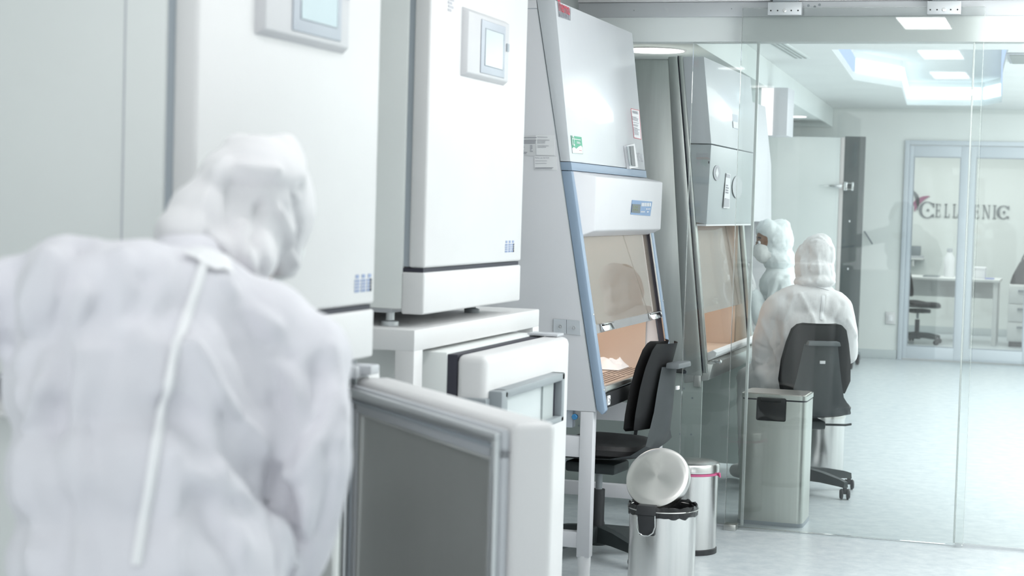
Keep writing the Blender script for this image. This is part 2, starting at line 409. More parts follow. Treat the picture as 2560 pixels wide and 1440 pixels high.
# ceiling lamps ---------------------------------------------------------------
def lampbox(x, y, lab):
    r = thing('ceiling_light_panel', lab, 'ceiling light', (x, y, 2.5), group='rectangular ceiling lights in the front room')
    obj('frame', MB().box(x-.14, x+.14, y-.31, y+.31, 2.482, 2.499, .002), m_white, r)
    obj('diffuser', MB().box(x-.125, x+.125, y-.29, y+.29, 2.478, 2.483), m_lamp, r)
for x, y in ((-.78, 6.0), (-.82, 4.1), (-.87, 2.4), (-.9, .6)):
    lampbox(x, y, 'rectangular ceiling light panel of the front room, seen mirrored in the sliding glass door')
def downlight(x, y, z, r0, lab, grp=None):
    r = thing('round_downlight', lab, 'ceiling light', (x, y, z), group=grp)
    obj('ring', MB().lathe([(r0, 0), (r0+.012, 0), (r0+.012, -.006), (r0, -.006), (r0, 0)], 36, c=(x, y, z)), m_white, r)
    obj('diffuser', MB().lathe([(0, -.004), (r0, -.004), (r0, -.001), (0, -.001)], 36, c=(x, y, z)), m_lampr, r)
downlight(-2.2, 9.45, 2.31, .17, 'big round downlight in the soffit above the stainless steel safety cabinet')
downlight(-2.4, 16.0, 2.31, .11, 'small round downlight at the far end of the soffit above the white cabinet')
for x, y in ((-2.42, 2.9), (-2.5, .9)):
    downlight(x, y, 2.498, .11, 'round downlight in the ceiling over the incubators, reflected in the narrow glass', 'round downlights over the incubators')
du = thing('bright_strip_box', 'made-up pale box under the soffit, its end panel glowing for a bright strip', 'stand-in box', (-1.95, 12.3, 1.98))  # invented box with glowing panel, added to give a bright strip
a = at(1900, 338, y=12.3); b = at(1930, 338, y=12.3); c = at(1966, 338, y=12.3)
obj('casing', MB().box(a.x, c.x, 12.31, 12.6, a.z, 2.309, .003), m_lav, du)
obj('added_glow_panel', MB().box(a.x, b.x, 12.30, 12.309, a.z, 2.305), emission('added_glow_panel', (1, 1, 1), 1.6), du)

# ------------------------------------------------------------ incubators
def incubator(xf, y0, y1, zb, zd, zt, label, screen, sidemat, panel, logo, feet=.038, vtext=True):
    r = thing('incubator', label, 'incubator', (xf-.35, (y0+y1)/2, zb-feet))
    xb = xf-.75
    obj('body', MB().box(xb, xf-.064, y0, y1, zb+.012, zt, .006), sidemat, r)
    obj('underside_pan', MB().box(xb+.02, xf-.10, y0+.02, y1-.02, zb, zb+.014), m_greyl, r)
    obj('base_panel', MB().box(xf-.066, xf, y0, y1, zb, zd-.012, .006, 3), m_white, r)
    obj('gasket', MB().box(xf-.066, xf-.048, y0+.008, y1-.008, zd+.002, zt-.02), m_gasket, r)
    obj('shadow_gap', MB().box(xf-.064, xf-.006, y0+.004, y1-.01, zd-.012, zd-.001), m_dark, r)
    d = obj('door', MB().box(xf-.048, xf, y0, y1, zd, zt-.006, .008, 3), m_white, r)
    # control panel
    py0, py1, pz0, pz1 = panel
    cp = obj('control_panel', MB().hexa([(xf-.001, py0, pz0), (xf-.001, py1, pz0), (xf+.018, py1-.012, pz0+.012), (xf+.018, py0+.012, pz0+.012),
        (xf-.001, py0, pz1), (xf-.001, py1, pz1), (xf+.018, py1-.012, pz1-.012), (xf+.018, py0+.012, pz1-.012)], .003), m_panel, r)
    X = xf+.018; w_ = py1-py0; h_ = pz1-pz0
    bz = obj('bezel', MB().box(X, X+.003, py0+.30*w_, py0+.86*w_, pz0+.10*h_, pz1-.12*h_, .002), m_bluegrey, cp)
    obj('screen', MB().box(X+.003, X+.0045, py0+.38*w_, py0+.80*w_, pz0+.22*h_, pz1-.24*h_), screen, cp)
    obj('screen_rim', MB().tube([(X+.0035, py0+.38*w_, pz0+.22*h_), (X+.0035, py0+.80*w_, pz0+.22*h_), (X+.0035, py0+.80*w_, pz1-.24*h_), (X+.0035, py0+.38*w_, pz1-.24*h_)], .0018, 6, closed=True), m_gasket, cp)
    obj('door_lock', MB().box(X, X+.004, py0+.90*w_, py0+.95*w_, pz0+.52*h_, pz0+.64*h_, .001), m_gasket, cp)
    # blue pictogram print, three columns
    ly0, ly1, lz0, lz1 = logo
    mb = MB(); cw = (ly1-ly0)/3
    for c in range(3):
        a = ly0+c*cw
        mb.box(xf+.0002, xf+.0012, a+cw*.25, a+cw*.72, lz1-(lz1-lz0)*.20, lz1)
        for (f0, f1) in ((.28, .42), (.48, .60), (.66, .78), (.84, 1.0)):
            z1 = lz1-(lz1-lz0)*f0; z0 = lz1-(lz1-lz0)*f1
            mb.box(xf+.0002, xf+.0012, a+cw*.12, a+cw*(.36 if c < 2 else .84), z0, z1)
            mb.box(xf+.0002, xf+.0012, a+cw*.5, a+cw*.84, z0, z1)
    obj('pictogram', mb, m_iconblue, d, smooth=False)
    # feet
    for fx in (xf-.12, xb+.1):
        for fy in (y0+.06, y1-.12):
            obj('foot', MB().lathe([(0, 0), (.024, 0), (.024, .012), (.012, .016), (.012, feet), (0, feet)], 20, c=(fx, fy, zb-feet)), m_alu if fy < (y0+y1)/2 else m_grey, r)
    return r, d
u2, d2 = incubator(-1.65, 4.459, 5.338, 1.142, 1.268, 2.14, 'white incubator with grey touch screen panel standing on the white steel stand', m_screen2, m_whiteside,
    (4.705, 5.105, 1.804, 2.0), (5.162, 5.262, 1.298, 1.334))
mb = MB()
for k, (a, b) in enumerate(((.0, .9), (.3, 1), (.1, .7), (.4, .95), (.2, .6))):
    z = 2.02-k*.010
    mb.box(-1.6498, -1.6488, 4.585+.012*a, 4.585+.05*b, z-.0062, z)
obj('side_print', mb, m_printl, d2, smooth=False)
u1, d1 = incubator(-1.46, 2.779, 3.63, 1.101, 1.219, 2.14, 'large white incubator with blue green touch screen, behind the bending person', m_screen, m_whiteside,
    (2.998, 3.42, 1.75, 1.965), (3.509, 3.614, 1.248, 1.286))
# side cover seam on unit 1
obj('side_seam', MB().box(-1.606, -1.602, 2.7782, 2.7792, 1.12, 2.13), m_greyl, u1)

def stand(x0, x1, y0, y1, zt, zb2, lab, leg=.055):
    r = thing('equipment_stand', lab, 'stand', ((x0+x1)/2, (y0+y1)/2, 0))
    obj('top_plate', MB().box(x0, x1, y0, y1, zb2, zt, .004), m_white, r)
    for lx in (x1-leg, x0):
        for ly in (y0, y1-.068):
            l = obj('leg', MB().box(lx, lx+leg, ly, ly+.068, .03, zb2+.002, .003), m_white, r)
            obj('foot', MB().lathe([(0, 0), (.025, 0), (.025, .01), (.01, .014), (.01, .032), (0, .032)], 16, c=(lx+leg/2, ly+.034, 0)), m_alu, l)
    obj('crossbar', MB().box(x0+.01, x0+.04, y0+.06, y1-.06, .08, .13, .002), m_white, r)
    return r
stand(-2.42, -1.65, 4.395, 5.56, 1.104, 1.046, 'white welded steel stand carrying the second incubator')
stand(-2.24, -1.49, 2.66, 3.75, 1.063, 1.05, 'white steel stand under the large incubator, behind the open cabinet door', .03)

# lower incubator inside stand 2
lw = thing('incubator', 'lower white incubator with thick bulging door and grey frame handle, inside the steel stand', 'incubator', (-1.95, 4.97, 0))
lxb, ly0, ly1, lzt = -2.34, 4.55, 5.40, 1.036
obj('body', MB().box(lxb, -1.612, ly0, ly1, .08, lzt, .004), m_whiteside, lw)
obj('door_seal', MB().box(-1.613, -1.583, ly0+.006, ly1-.006, .10, lzt-.006), m_dark, lw)
ld = obj('door', MB().box(-1.585, -1.495, ly0, 5.393, .09, 1.031, .022, 4), m_white, lw)
for fx in (-1.7, -2.25):
    for fy in (4.62, 5.3):
        obj('foot', MB().lathe([(0, 0), (.025, 0), (.025, .02), (.012, .03), (.012, .085), (0, .085)], 16, c=(fx, fy, 0)), m_grey, lw)
obj('hinge', MB().box(-1.62, -1.52, 5.33, 5.405, 1.033, 1.041, .002), m_greyl, lw)
hx0, hx1 = -1.497, -1.455
hb = MB().box(hx0, hx1, 4.60, 5.20, .912, .935, .004).box(hx0, hx1, 4.60, 5.20, .785, .803, .004).box(hx0, hx1, 5.172, 5.20, .785, .935, .004).box(hx0, hx1, 4.57, 4.625, .785, .935, .006)
hd = obj('handle_frame', hb, m_grey, lw)
obj('handle_wrap', MB().box(-1.575, -1.49, 4.536, 4.60, .885, .915, .006), m_grey, ld)
obj('handle_insert', MB().box(-1.494, -1.480, 4.62, 5.03, .80, .915), mat('pale_insert', (.62, .66, .67), .4), hd)
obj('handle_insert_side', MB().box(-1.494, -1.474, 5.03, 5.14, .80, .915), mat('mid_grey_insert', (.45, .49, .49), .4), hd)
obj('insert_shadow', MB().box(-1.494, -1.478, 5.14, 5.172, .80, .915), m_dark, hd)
obj('red_mark', MB().box(-1.4799, -1.4785, 4.66, 4.72, .835, .85), mat('pink_print', (.75, .35, .42), .6), hd)

# lower cabinet under unit 1, its door swung open
lc = thing('cabinet', 'open lower incubator behind the bending person, its thick door swung out', 'incubator', (-1.85, 3.1, 0))
X0, X1, Y0, Y1, Z0, Z1 = -2.2, -1.50, 2.74, 3.56, .08, 1.047
obj('body', MB().box(X0, X1, Y0, Y0+.04, Z0, Z1, .004).box(X0, X1, Y1-.04, Y1, Z0, Z1, .004).box(X0, X1, Y0+.04, Y1-.04, Z1-.04, Z1).box(X0, X1, Y0+.04, Y1-.04, Z0, Z0+.04).box(X0, X0+.04, Y0+.04, Y1-.04, Z0+.04, Z1-.04), m_whiteside, lc)
for k in range(3): obj('shelf', MB().box(X0+.05, X1-.05, Y0+.042, Y1-.042, .32+.22*k, .325+.22*k), m_steel, lc)
for fx in (X1-.1, X0+.1):
    for fy in (Y0+.06, Y1-.06): obj('foot', MB().lathe([(0, 0), (.022, 0), (.022, .085), (0, .085)], 16, c=(fx, fy, 0)), m_grey, lc)
ang = math.atan2(-.59, .554); ca, sa = math.cos(ang), math.sin(ang)
HX, HY = -1.47, 3.54
def dl(mb):      # door space -> room
    bmesh.ops.transform(mb.bm, matrix=Matrix.Translation((HX, HY, 0)) @ Matrix.Rotation(ang, 4, 'Z'), verts=mb.bm.verts); return mb
L = .81; T = .085; zt = 1.062; zb = .10
od = obj('open_door', dl(MB().box(0.01, L, 0, T, zb, zt, .014, 4)), m_white, lc)
def ring(a, b, z0, z1, w_, y0, y1, bev=.004):
    return MB().box(a, b, y0, y1, z1-w_, z1, bev).box(a, b, y0, y1, z0, z0+w_, bev).box(a, a+w_, y0, y1, z0+w_*.5, z1-w_*.5, bev).box(b-w_, b, y0, y1, z0+w_*.5, z1-w_*.5, bev)
obj('inner_frame', dl(ring(.015, L-.012, zb+.01, zt-.012, .058, -.016, .0, .007)), m_greyl, od)
obj('magnetic_gasket', dl(ring(.022, L-.018, zb+.016, zt-.018, .018, -.028, -.015, .005)), m_alu, od)
obj('gasket_groove', dl(ring(.045, L-.040, zb+.04, zt-.042, .008, -.020, -.0155, .001)), m_gasket, od)
obj('steel_liner', dl(MB().box(.07, L-.066, -.003, .001, zb+.06, zt-.065)), m_recess, od)
obj('liner_ridge', dl(MB().tube([(.076, -.007, zb+.07), (L-.072, -.007, zb+.07), (L-.072, -.007, zt-.072), (.076, -.007, zt-.072)], .006, 8, closed=True)), m_recess, od)
obj('hinge_bracket', MB().box(HX-.045, HX+.03, HY-.05, HY+.03, 1.063, 1.09, .006).box(HX-.01, HX+.055, HY-.03, HY+.02, 1.072, 1.092, .004), m_greyl, lc)
obj('hinge_pin', MB().tube([(HX, HY, .99), (HX, HY, 1.10)], .008), m_grey, lc)

# ------------------------------------------------------------ safety cabinet with blue trim
def lerp_prof(pr, z):
    for (x0, z0), (x1, z1) in zip(pr, pr[1:]):
        if z <= z1: return x0+(x1-x0)*(z-z0)/(z1-z0)
    return pr[-1][0]
PR = [(-1.668, .655), (-1.835, 1.60), (-1.918, 2.237)]
fx = lambda z: lerp_prof(PR, z)
hy0, hy1 = 6.55, 7.81
h1 = thing('safety_cabinet', 'tall white safety cabinet with blue trimmed front opening, nearest of the cabinets', 'safety cabinet', (-2.1, 7.18, .655))
sm = lambda z: lerp_prof([(-1.705, .655), (-1.879, 1.607), (-1.995, 2.237)], z)
side = [(sm(.655), .655), (sm(1.607), 1.607), (sm(2.237), 2.237), (-2.50, 2.237), (-2.50, .655)]
b = MB().prism(side, 'y', hy0, hy0+.04, .002).prism(side, 'y', hy1-.04, hy1, .002)
b.box(-2.5, -2.46, hy0+.04, hy1-.04, .655, 2.237)
b.prism([(-2.46, .655), (fx(.66)-.03, .655), (fx(.70)-.03, .695), (-2.46, .695)], 'y', hy0+.04, hy1-.04)
b.prism([(-2.46, 1.40), (fx(1.40)-.06, 1.40), (fx(2.237)-.05, 2.237), (-2.46, 2.237)], 'y', hy0+.04, hy1-.04)
obj('housing', b, m_lav, h1)
obj('side_seam', MB().prism([(sm(.655), .655), (sm(1.607), 1.607), (sm(2.203), 2.203), (-2.052, 2.203), (-2.052, 2.205), (sm(2.203)+.0005, 2.206), (sm(1.607)+.0025, 1.607), (sm(.655)+.002, .655)], 'y', hy0-.0004, hy0+.001), m_gasket, h1)
# upper front panel (glossy) with its returned side
upf = MB().prism([(sm(1.615)+.0025, 1.617), (fx(1.617), 1.617), (fx(2.237), 2.237), (sm(2.237)+.0025, 2.237)], 'y', hy0, hy1, .003)
uf = obj('upper_front_panel', upf, m_gloss, h1)
bb = MB().prism([(sm(1.583)+.0025, 1.583), (fx(1.583)+.003, 1.583), (fx(1.615)+.003, 1.615), (sm(1.615)+.0025, 1.615)], 'y', hy0-.002, hy1+.002, .0015)
obj('blue_band', bb, m_blue, h1)
for yy in (hy0-.002, hy1-.042):
    obj('blue_post', MB().prism([(sm(.655)+.002, .665), (fx(.655)-.012, .645), (fx(.655), .662), (fx(1.581), 1.581), (sm(1.581)+.002, 1.581)], 'y', yy, yy+.044, .004), m_blue, h1)
    for zz in (1.03, .74): obj('post_screw', MB().ball((fx(zz)+.001, yy+.022, zz), .005, 1), m_alu, h1)
# chamber
ch = MB()
ch.box(-2.35, -2.34, hy0+.045, hy1-.045, .72, 1.39).box(-2.34, -1.80, hy0+.045, hy0+.05, .72, 1.33).box(-2.34, -1.80, hy1-.05, hy1-.045, .72, 1.33)
obj('chamber_lining', ch, m_inner, h1)
obj('lightened_upper_lining', MB().box(-2.338, -2.334, hy0+.05, hy1-.05, 1.0, 1.39).box(-2.34, -1.84, hy0+.05, hy1-.05, 1.385, 1.40), m_inner2, h1)  # upper lining painted paler than the rest to imitate the glass veil
obj('chamber_corner_strip', MB().tube([(-2.30, hy0+.09, .72), (-2.30, hy0+.09, 1.38)], .012), m_inner2, h1)
area('chamber_lamp_blue_cabinet', (-2.08, 7.18, 1.38), .25, 1.0, 5, col=(1, .93, .86))
wtp = obj('work_surface', MB().box(-2.34, -1.72, hy0+.045, hy1-.045, .705, .722, .003), m_inner, h1)
mb = MB()
for k in range(8):
    x = -1.745-.022*k
    for s0 in range(3):
        mb.box(x-.005, x+.005, hy0+.08+s0*.38, hy0+.43+s0*.38, .7222, .7235)
obj('intake_slots', mb, m_grille, wtp, smooth=False)
obj('armrest_sill', MB().prism([(-1.735, .722), (-1.690, .722), (-1.672, .735), (-1.675, .752), (-1.70, .755), (-1.735, .730)], 'y', hy0+.042, hy1-.042, .002), m_steel, h1)
obj('front_fascia', MB().box(-1.70, -1.683, hy0+.042, hy1-.042, .662, .722, .003), m_black, h1)
of = obj('socket', MB().box(-1.683, -1.675, hy0+.07, hy0+.105, .675, .712, .002), m_paper, h1)
obj('socket_slot', MB().box(-1.6752, -1.674, hy0+.079, hy0+.085, .685, .690).box(-1.6752, -1.674, hy0+.079, hy0+.085, .698, .703).box(-1.6752, -1.674, hy0+.091, hy0+.096, .690, .698), m_dark, of, smooth=False)
# sash
sx = lambda z: fx(z)-.022
sh = obj('sash_window', MB().hexa([(sx(.955), hy0+.046, .955), (sx(.955)-.006, hy0+.046, .955), (sx(.955)-.006, hy1-.046, .955), (sx(.955), hy1-.046, .955),
    (sx(1.36), hy0+.046, 1.36), (sx(1.36)-.006, hy0+.046, 1.36), (sx(1.36)-.006, hy1-.046, 1.36), (sx(1.36), hy1-.046, 1.36)]), m_sash, h1, smooth=False)
obj('sash_lower_edge', MB().hexa([(sx(.955)+.003, hy0+.046, .950), (sx(.955)-.008, hy0+.046, .950), (sx(.955)-.008, hy1-.046, .950), (sx(.955)+.003, hy1-.046, .950),
    (sx(.985)+.003, hy0+.046, .983), (sx(.985)-.008, hy0+.046, .983), (sx(.985)-.008, hy1-.046, .983), (sx(.985)+.003, hy1-.046, .983)]), glass('sash_strip', (.85, .84, .82), 1.6, haze=.3), sh, smooth=False)
for ya in (hy0+.17, hy1-.25):
    obj('sash_handle', MB().hexa([(sx(.96)+.004, ya, .957), (sx(.96)+.022, ya, .957), (sx(.96)+.022, ya+.16, .957), (sx(.96)+.004, ya+.16, .957),
      (sx(.98)+.004, ya, .984), (sx(.98)+.008, ya, .984), (sx(.98)+.008, ya+.16, .984), (sx(.98)+.004, ya+.16, .984)], .002).box(sx(.985), sx(.985)+.022, ya, ya+.16, .982, .986, .001), m_chrome, sh)
obj('sash_track', MB().prism([(fx(.73)-.03, .73), (fx(.73)-.004, .73), (fx(1.34)-.004, 1.34), (fx(1.34)-.03, 1.34)], 'y', hy1-.056, hy1-.043), m_dark, h1)
obj('sash_track_edge', MB().prism([(fx(.73)-.006, .73), (fx(.73)-.001, .73), (fx(1.34)-.001, 1.34), (fx(1.34)-.006, 1.34)], 'y', hy1-.064, hy1-.055), m_chrome, h1)
# head console
cx_ = -1.752
con = obj('control_console', MB().hexa([(fx(1.325)-.02, hy0+.012, 1.325), (fx(1.325)-.02, hy1+.0, 1.325), (cx_, hy1-.02, 1.352), (cx_, hy0+.075, 1.352),
    (fx(1.583)-.02, hy0+.012, 1.585), (fx(1.583)-.02, hy1+.0, 1.585), (cx_, hy1-.01, 1.565), (cx_, hy0+.075, 1.565)], .006, 3), m_lav, h1)
N1 = (1, 0, 0); P1_ = (cx_, 7, 1.4)
dsp = decal('display_panel', [(1580, 500), (1630, 504), (1625, 540), (1576, 536)], P1_, N1, m_ctrl, h1)
decal('lcd', [(1580, 510), (1601, 511), (1599, 533), (1578, 531)], (cx_+.0022, 7, 1.4), N1, m_lcd, dsp)
def dq(mb, quad, off):
    q = [onpl(x, y, V((cx_+off, 7, 1.4)), V(N1)) for x, y in quad]; mb.slab(q, V(N1), .0008)
def button(quad):
    mb = MB(); dq(mb, quad, .003); obj('button', mb, m_paper, dsp, smooth=False)
for k in range(6):
    x = 1604+k*4; button([(x, 507), (x+2.6, 507.2), (x+2.3, 516), (x-.3, 515.8)])
for k in range(3): button([(1615+k*4, 521), (1617+k*4, 521.2), (1616.7+k*4, 524), (1614.7+k*4, 524)])
for k in range(4): button([(1602+k*2.6, 528), (1603.6+k*2.6, 528), (1603.3+k*2.6, 531), (1601.7+k*2.6, 531)])
button([(1618, 528), (1621, 528.2), (1620.5, 531), (1617.5, 531)])
mb = MB()
for a_, b_ in ((1584, 515), (1588, 515), (1592, 516), (1584, 522), (1588, 522), (1592, 523)): dq(mb, [(a_, b_), (a_+2.4, b_), (a_+2.2, b_+4), (a_-.2, b_+4)], .004)
obj('digits', mb, mat('lcd_digits', (.22, .26, .14), .5), dsp, smooth=False)
# upper front details
za, zb_ = 1.62, 2.23; Pu = V((fx(za), 7, za)); Tu = (V((fx(zb_), 7, zb_))-Pu).normalized(); Nu = Tu.cross(V((0, 1, 0))).normalized()
if Nu.x < 0: Nu = -Nu
lg = decal('brand_plate', [(1393, 6), (1426, 22), (1426, 52), (1396, 42)], Pu, Nu, mat('badge_silver', (.55, .57, .60), .3, .6), h1)
f = lambda px, py, o=.003: onpl(px, py, Pu+Nu*o, Nu)
text('brand_name', 'Thermo', f(1395.5, 27), f(1425, 39), Tu, Nu, m_red, lg, h=.047, bold=.02)
text('brand_subtitle', 'SCIENTIFIC', f(1399, 41), f(1425.5, 50), Tu, Nu, m_print, lg, h=.018, bold=.02)
wl = decal('warning_label', [(1577, 271), (1598, 276), (1603, 349), (1585, 345)], Pu, Nu, m_red, h1, t=.0008)
decal('warning_paper', [(1578, 272.5), (1597.2, 277), (1602, 347.5), (1585.7, 343.5)], Pu+Nu*.0008, Nu, m_paper, wl, t=.0006)
text('warning_word', 'WARNING', f(1581, 283.5), f(1595, 286.5), Tu, Nu, m_print, wl, h=.014, bold=.02)
bars('warning_text', [(1580, 290), (1597, 294), (1601, 340), (1586, 337)], Pu, Nu, m_print, wl, 17, lo=.6)
gs = decal('green_sticker', [(1427, 339), (1453, 343), (1457, 385), (1431, 383)], Pu, Nu, m_green, h1)
decal('sticker_white_base', [(1430, 371), (1434, 367), (1440, 372), (1447, 366), (1452, 364), (1455, 369), (1456.6, 384.5), (1431.3, 382.5)], Pu+Nu*.001, Nu, m_paper, gs)
text('sticker_glyph', '12', f(1431, 363, .0045), f(1437, 365, .0045), Tu, Nu, m_paper, gs, h=.042, bold=.01)
bars('sticker_text', [(1430, 345), (1451, 348), (1452, 352), (1430, 349)], Pu, Nu, m_paper, gs, 1, full=True, off=.003)
bars('sticker_text', [(1442, 353), (1452, 355), (1452, 361), (1442, 359)], Pu, Nu, m_paper, gs, 3, lo=.7, off=.003)
bars('sticker_logo', [(1448, 375), (1454, 376), (1454, 378), (1448, 377)], Pu, Nu, m_red, gs, 1, full=True, off=.0035)
lt = decal('latch_plate', [(1559, 365), (1579, 360), (1588, 419), (1567, 423)], Pu, Nu, m_paper, h1, t=.014)
decal('latch_slot', [(1566, 366), (1583, 364), (1588, 416), (1573, 415)], Pu+Nu*.0145, Nu, m_grey, lt, t=.002)
decal('latch_flap', [(1574, 366), (1583, 366), (1588, 415), (1579, 413)], Pu+Nu*.017, Nu, mat('slot_grey', (.20, .21, .22), .5), lt, t=.002)
text('series_name', 'SERIES A2', f(1589, 402), f(1608, 404.5), Tu, Nu, m_printl, uf, h=.038)
# paper labels on the near side
Ps = V((0, hy0, 0)); Ns = V((0, -1, 0))
q1 = decal('certificate_label', [(1298, 341), (1340, 338), (1340, 390), (1298, 389)], Ps, Ns, mat('translucent_label', (.70, .70, .72), .6), h1)
bars('certificate_text', [(1300, 343), (1342, 342), (1342, 360), (1300, 360)], Ps, Ns, m_print, q1, 5, lo=.75, off=.003, seed=2)
bars('certificate_text', [(1300, 363), (1318, 363), (1318, 386), (1300, 385)], Ps, Ns, m_print, q1, 7, lo=.4, off=.003, seed=3)
bars('certificate_text', [(1325, 362), (1332, 362), (1332, 384), (1325, 384)], Ps, Ns, m_print, q1, 6, lo=.5, off=.003, seed=5)
q2 = decal('certificate_label', [(1339.5, 338), (1386, 336.5), (1387, 389), (1341, 387)], Ps-V((0, .0005, 0)), Ns, m_paper, h1)
bars('certificate_text', [(1343, 341), (1384, 342), (1385, 370), (1344, 370)], Ps, Ns, m_printl, q2, 8, lo=.45, off=.0035, seed=7)
q3 = decal('service_label', [(1336, 391), (1391, 391), (1393, 425), (1337, 424)], Ps, Ns, m_paper, h1)
text('service_name', 'Mediq Lab Services', onpl(1337.5, 397.5, Ps-V((0, .003, 0)), Ns), onpl(1373, 397, Ps-V((0, .003, 0)), Ns), V((0, 0, 1)), Ns, m_print, q3, h=.007)
bars('service_text', [(1338, 400), (1380, 400), (1382, 413), (1338, 413)], Ps, Ns, m_printl, q3, 2, lo=.6, off=.003, seed=8, th=.18)
bars('service_text', [(1338, 418), (1389, 418), (1389, 423), (1338, 423)], Ps, Ns, m_print, q3, 2, lo=.8, off=.003, seed=9)
cvp = decal('cover_pad', [(1385, 797), (1417, 799), (1417, 834), (1385, 832)], Ps, Ns, m_acryl, h1, t=.006)
cv2 = decal('cover_pad', [(1418, 799), (1450, 802), (1452, 838), (1418, 834)], Ps, Ns, m_acryl, h1, t=.006)
for pp, (px, py) in ((cvp, (1400, 817)), (cv2, (1433, 820))):
    c = onpl(px, py, V((0, hy0-.0065, 0)), Ns)
    MR = Matrix.Translation(c) @ Matrix.Rotation(math.radians(90), 4, 'X')
    obj('pad_ring', MB().lathe([(.008, 0), (.011, 0), (.011, .002), (.008, .002), (.008, 0)], 24, M=MR), m_greyl, pp)
    obj('pad_screw', MB().lathe([(0, 0), (.004, 0), (.003, .003), (0, .004)], 16, M=MR), m_chrome, pp)
# tissue on the worktop: a thing of its own
def crumple(name, c, sx_, sy_, sz_, m, seed, n=14, rz=0):
    b = MB(); rr = random.Random(seed); bm = b.bm
    bmesh.ops.create_grid(bm, x_segments=n, y_segments=n, size=.5)
    for v_ in bm.verts:
        x, y = v_.co.x, v_.co.y
        hgt = max(0, 1-(abs(x)*2)**4)*max(0, 1-(abs(y)*2)**4)
        v_.co = V((x*sx_, y*sy_, sz_*hgt*(.55+.6*noise.noise(V((x*5+seed, y*5, seed))))+.001))
    bmesh.ops.solidify(bm, geom=bm.faces[:], thickness=.001)
    bmesh.ops.transform(bm, matrix=Matrix.Translation(c) @ Matrix.Rotation(rz, 4, 'Z'), verts=bm.verts)
    return obj(name, b, m)
tag(crumple('folded_tissue', (at(1518, 910, z=.74).x, at(1518, 910, z=.74).y, .7245), .16, .22, .06, m_paper, 3), 'crumpled white tissue lying on the slotted worktop of the blue trimmed cabinet', 'tissue')

st = thing('cabinet_stand', 'white square tube stand under the blue trimmed safety cabinet', 'stand', (-2.1, 7.18, 0))
for lx in (-1.767, -2.48):
    for ly in (hy0, hy1-.05):
        l = obj('leg', MB().box(lx, lx+.052, ly, ly+.05, .085, .654, .003), m_lav, st)
        obj('foot', MB().lathe([(0, 0), (.024, 0), (.024, .04), (.026, .055), (.026, .09), (0, .09)], 20, c=(lx+.026, ly+.025, 0)), m_paper, l)
for yy in (hy0+.004, hy1-.046):
    for z0, z1 in ((.474, .556), (.120, .182)):
        obj('side_beam', MB().box(-2.43, -1.766, yy, yy+.04, z0, z1, .003), m_lav, st)
for z0, z1 in ((.474, .556),): obj('rear_beam', MB().box(-2.475, -2.44, hy0+.05, hy1-.05, z0, z1, .003), m_lav, st)
vl = thing('gas_valve', 'small grey gas valve with blue knob under the near end of the blue trimmed cabinet', 'valve', (-1.80, hy0+.03, .60))
a = at(1426, 1046, y=hy0+.03)
obj('valve_body', MB().box(a.x-.02, a.x+.012, hy0+.02, hy0+.06, a.z-.035, .654, .003), m_bluegrey, vl)
k_ = at(1437, 1042, y=hy0+.01)
obj('knob', MB().lathe([(0, 0), (.011, 0), (.012, .004), (.012, .018), (.009, .022), (0, .022)], 8, M=Matrix.Translation((k_.x, hy0+.022, k_.z)) @ Matrix.Rotation(math.radians(90), 4, 'X')), mat('knob_blue', (.05, .22, .45), .4), vl)

# ------------------------------------------------------------ stainless safety cabinet
h2 = thing('safety_cabinet', 'stainless steel safety cabinet behind the narrow glass panel, with pale peach chamber', 'safety cabinet', (-2.2, 9.05, .65))
ky0, ky1 = 8.40, 9.72
for yy in (ky0, ky1-.03): obj('side_panel', MB().prism([(-2.62, .655), (-1.74, .655), (-1.875, 2.17), (-2.62, 2.17)], 'y', yy, yy+.03, .010), m_steelh, h2)
P2f = [(-1.628, .66), (-1.675, 1.375), (-1.71, 2.185)]
gx = lambda z: lerp_prof([(-1.645, .655), (-1.82, 2.185)], z)
post = lambda o0, o1: [(gx(.655)-o0, .655), (gx(.655)-o1, .655), (gx(2.185)-o1, 2.185), (gx(2.185)-o0, 2.185)]
for yy in (ky0-.01, ky1-.03):
    obj('front_post', MB().prism([(gx(.655)-.10, .64), (gx(.655)-.012, .64), (gx(2.185)-.012, 2.18), (gx(2.185)-.06, 2.18)], 'y', yy, yy+.04, .006), m_steelh, h2)
    obj('post_gasket', MB().prism(post(.012, .008), 'y', yy-.001, yy+.041), m_dark, h2)
    obj('post_strip', MB().prism(post(.008, -.012), 'y', yy-.001, yy+.041, .003), m_steelh, h2)
obj('top_housing', MB().prism([(-2.6, 1.42), (-1.79, 1.42), (-1.84, 2.16), (-2.6, 2.16)], 'y', ky0+.03, ky1-.03), m_steelh, h2)
obj('rear_housing', MB().box(-2.62, -2.45, ky0+.03, ky1-.03, .655, 1.42).box(-2.45, -1.68, ky0+.03, ky1-.03, .655, .69), m_steelh, h2)
gq = lambda z: gx(z)-.004
uh = obj('upper_hatch', MB().prism([(gq(1.765), 1.765), (-1.655, 1.765), (-1.705, 2.182), (gq(2.182), 2.182)], 'y', ky0+.005, ky1-.01, .003), m_gloss, h2)
lh = obj('lower_hatch', MB().prism([(gq(1.375), 1.385), (-1.665, 1.375), (-1.655, 1.760), (gq(1.76), 1.760)], 'y', ky0+.005, ky1-.01, .003), mat('hatch_grey', (.50, .54, .56), .35), h2)
obj('bottom_lip', MB().box(-1.73, -1.668, ky0+.01, ky1-.02, 1.366, 1.376, .002), m_paper, h2)
PL = V((-1.66, 9, 1.56)); NL = V((1, 0, 0))
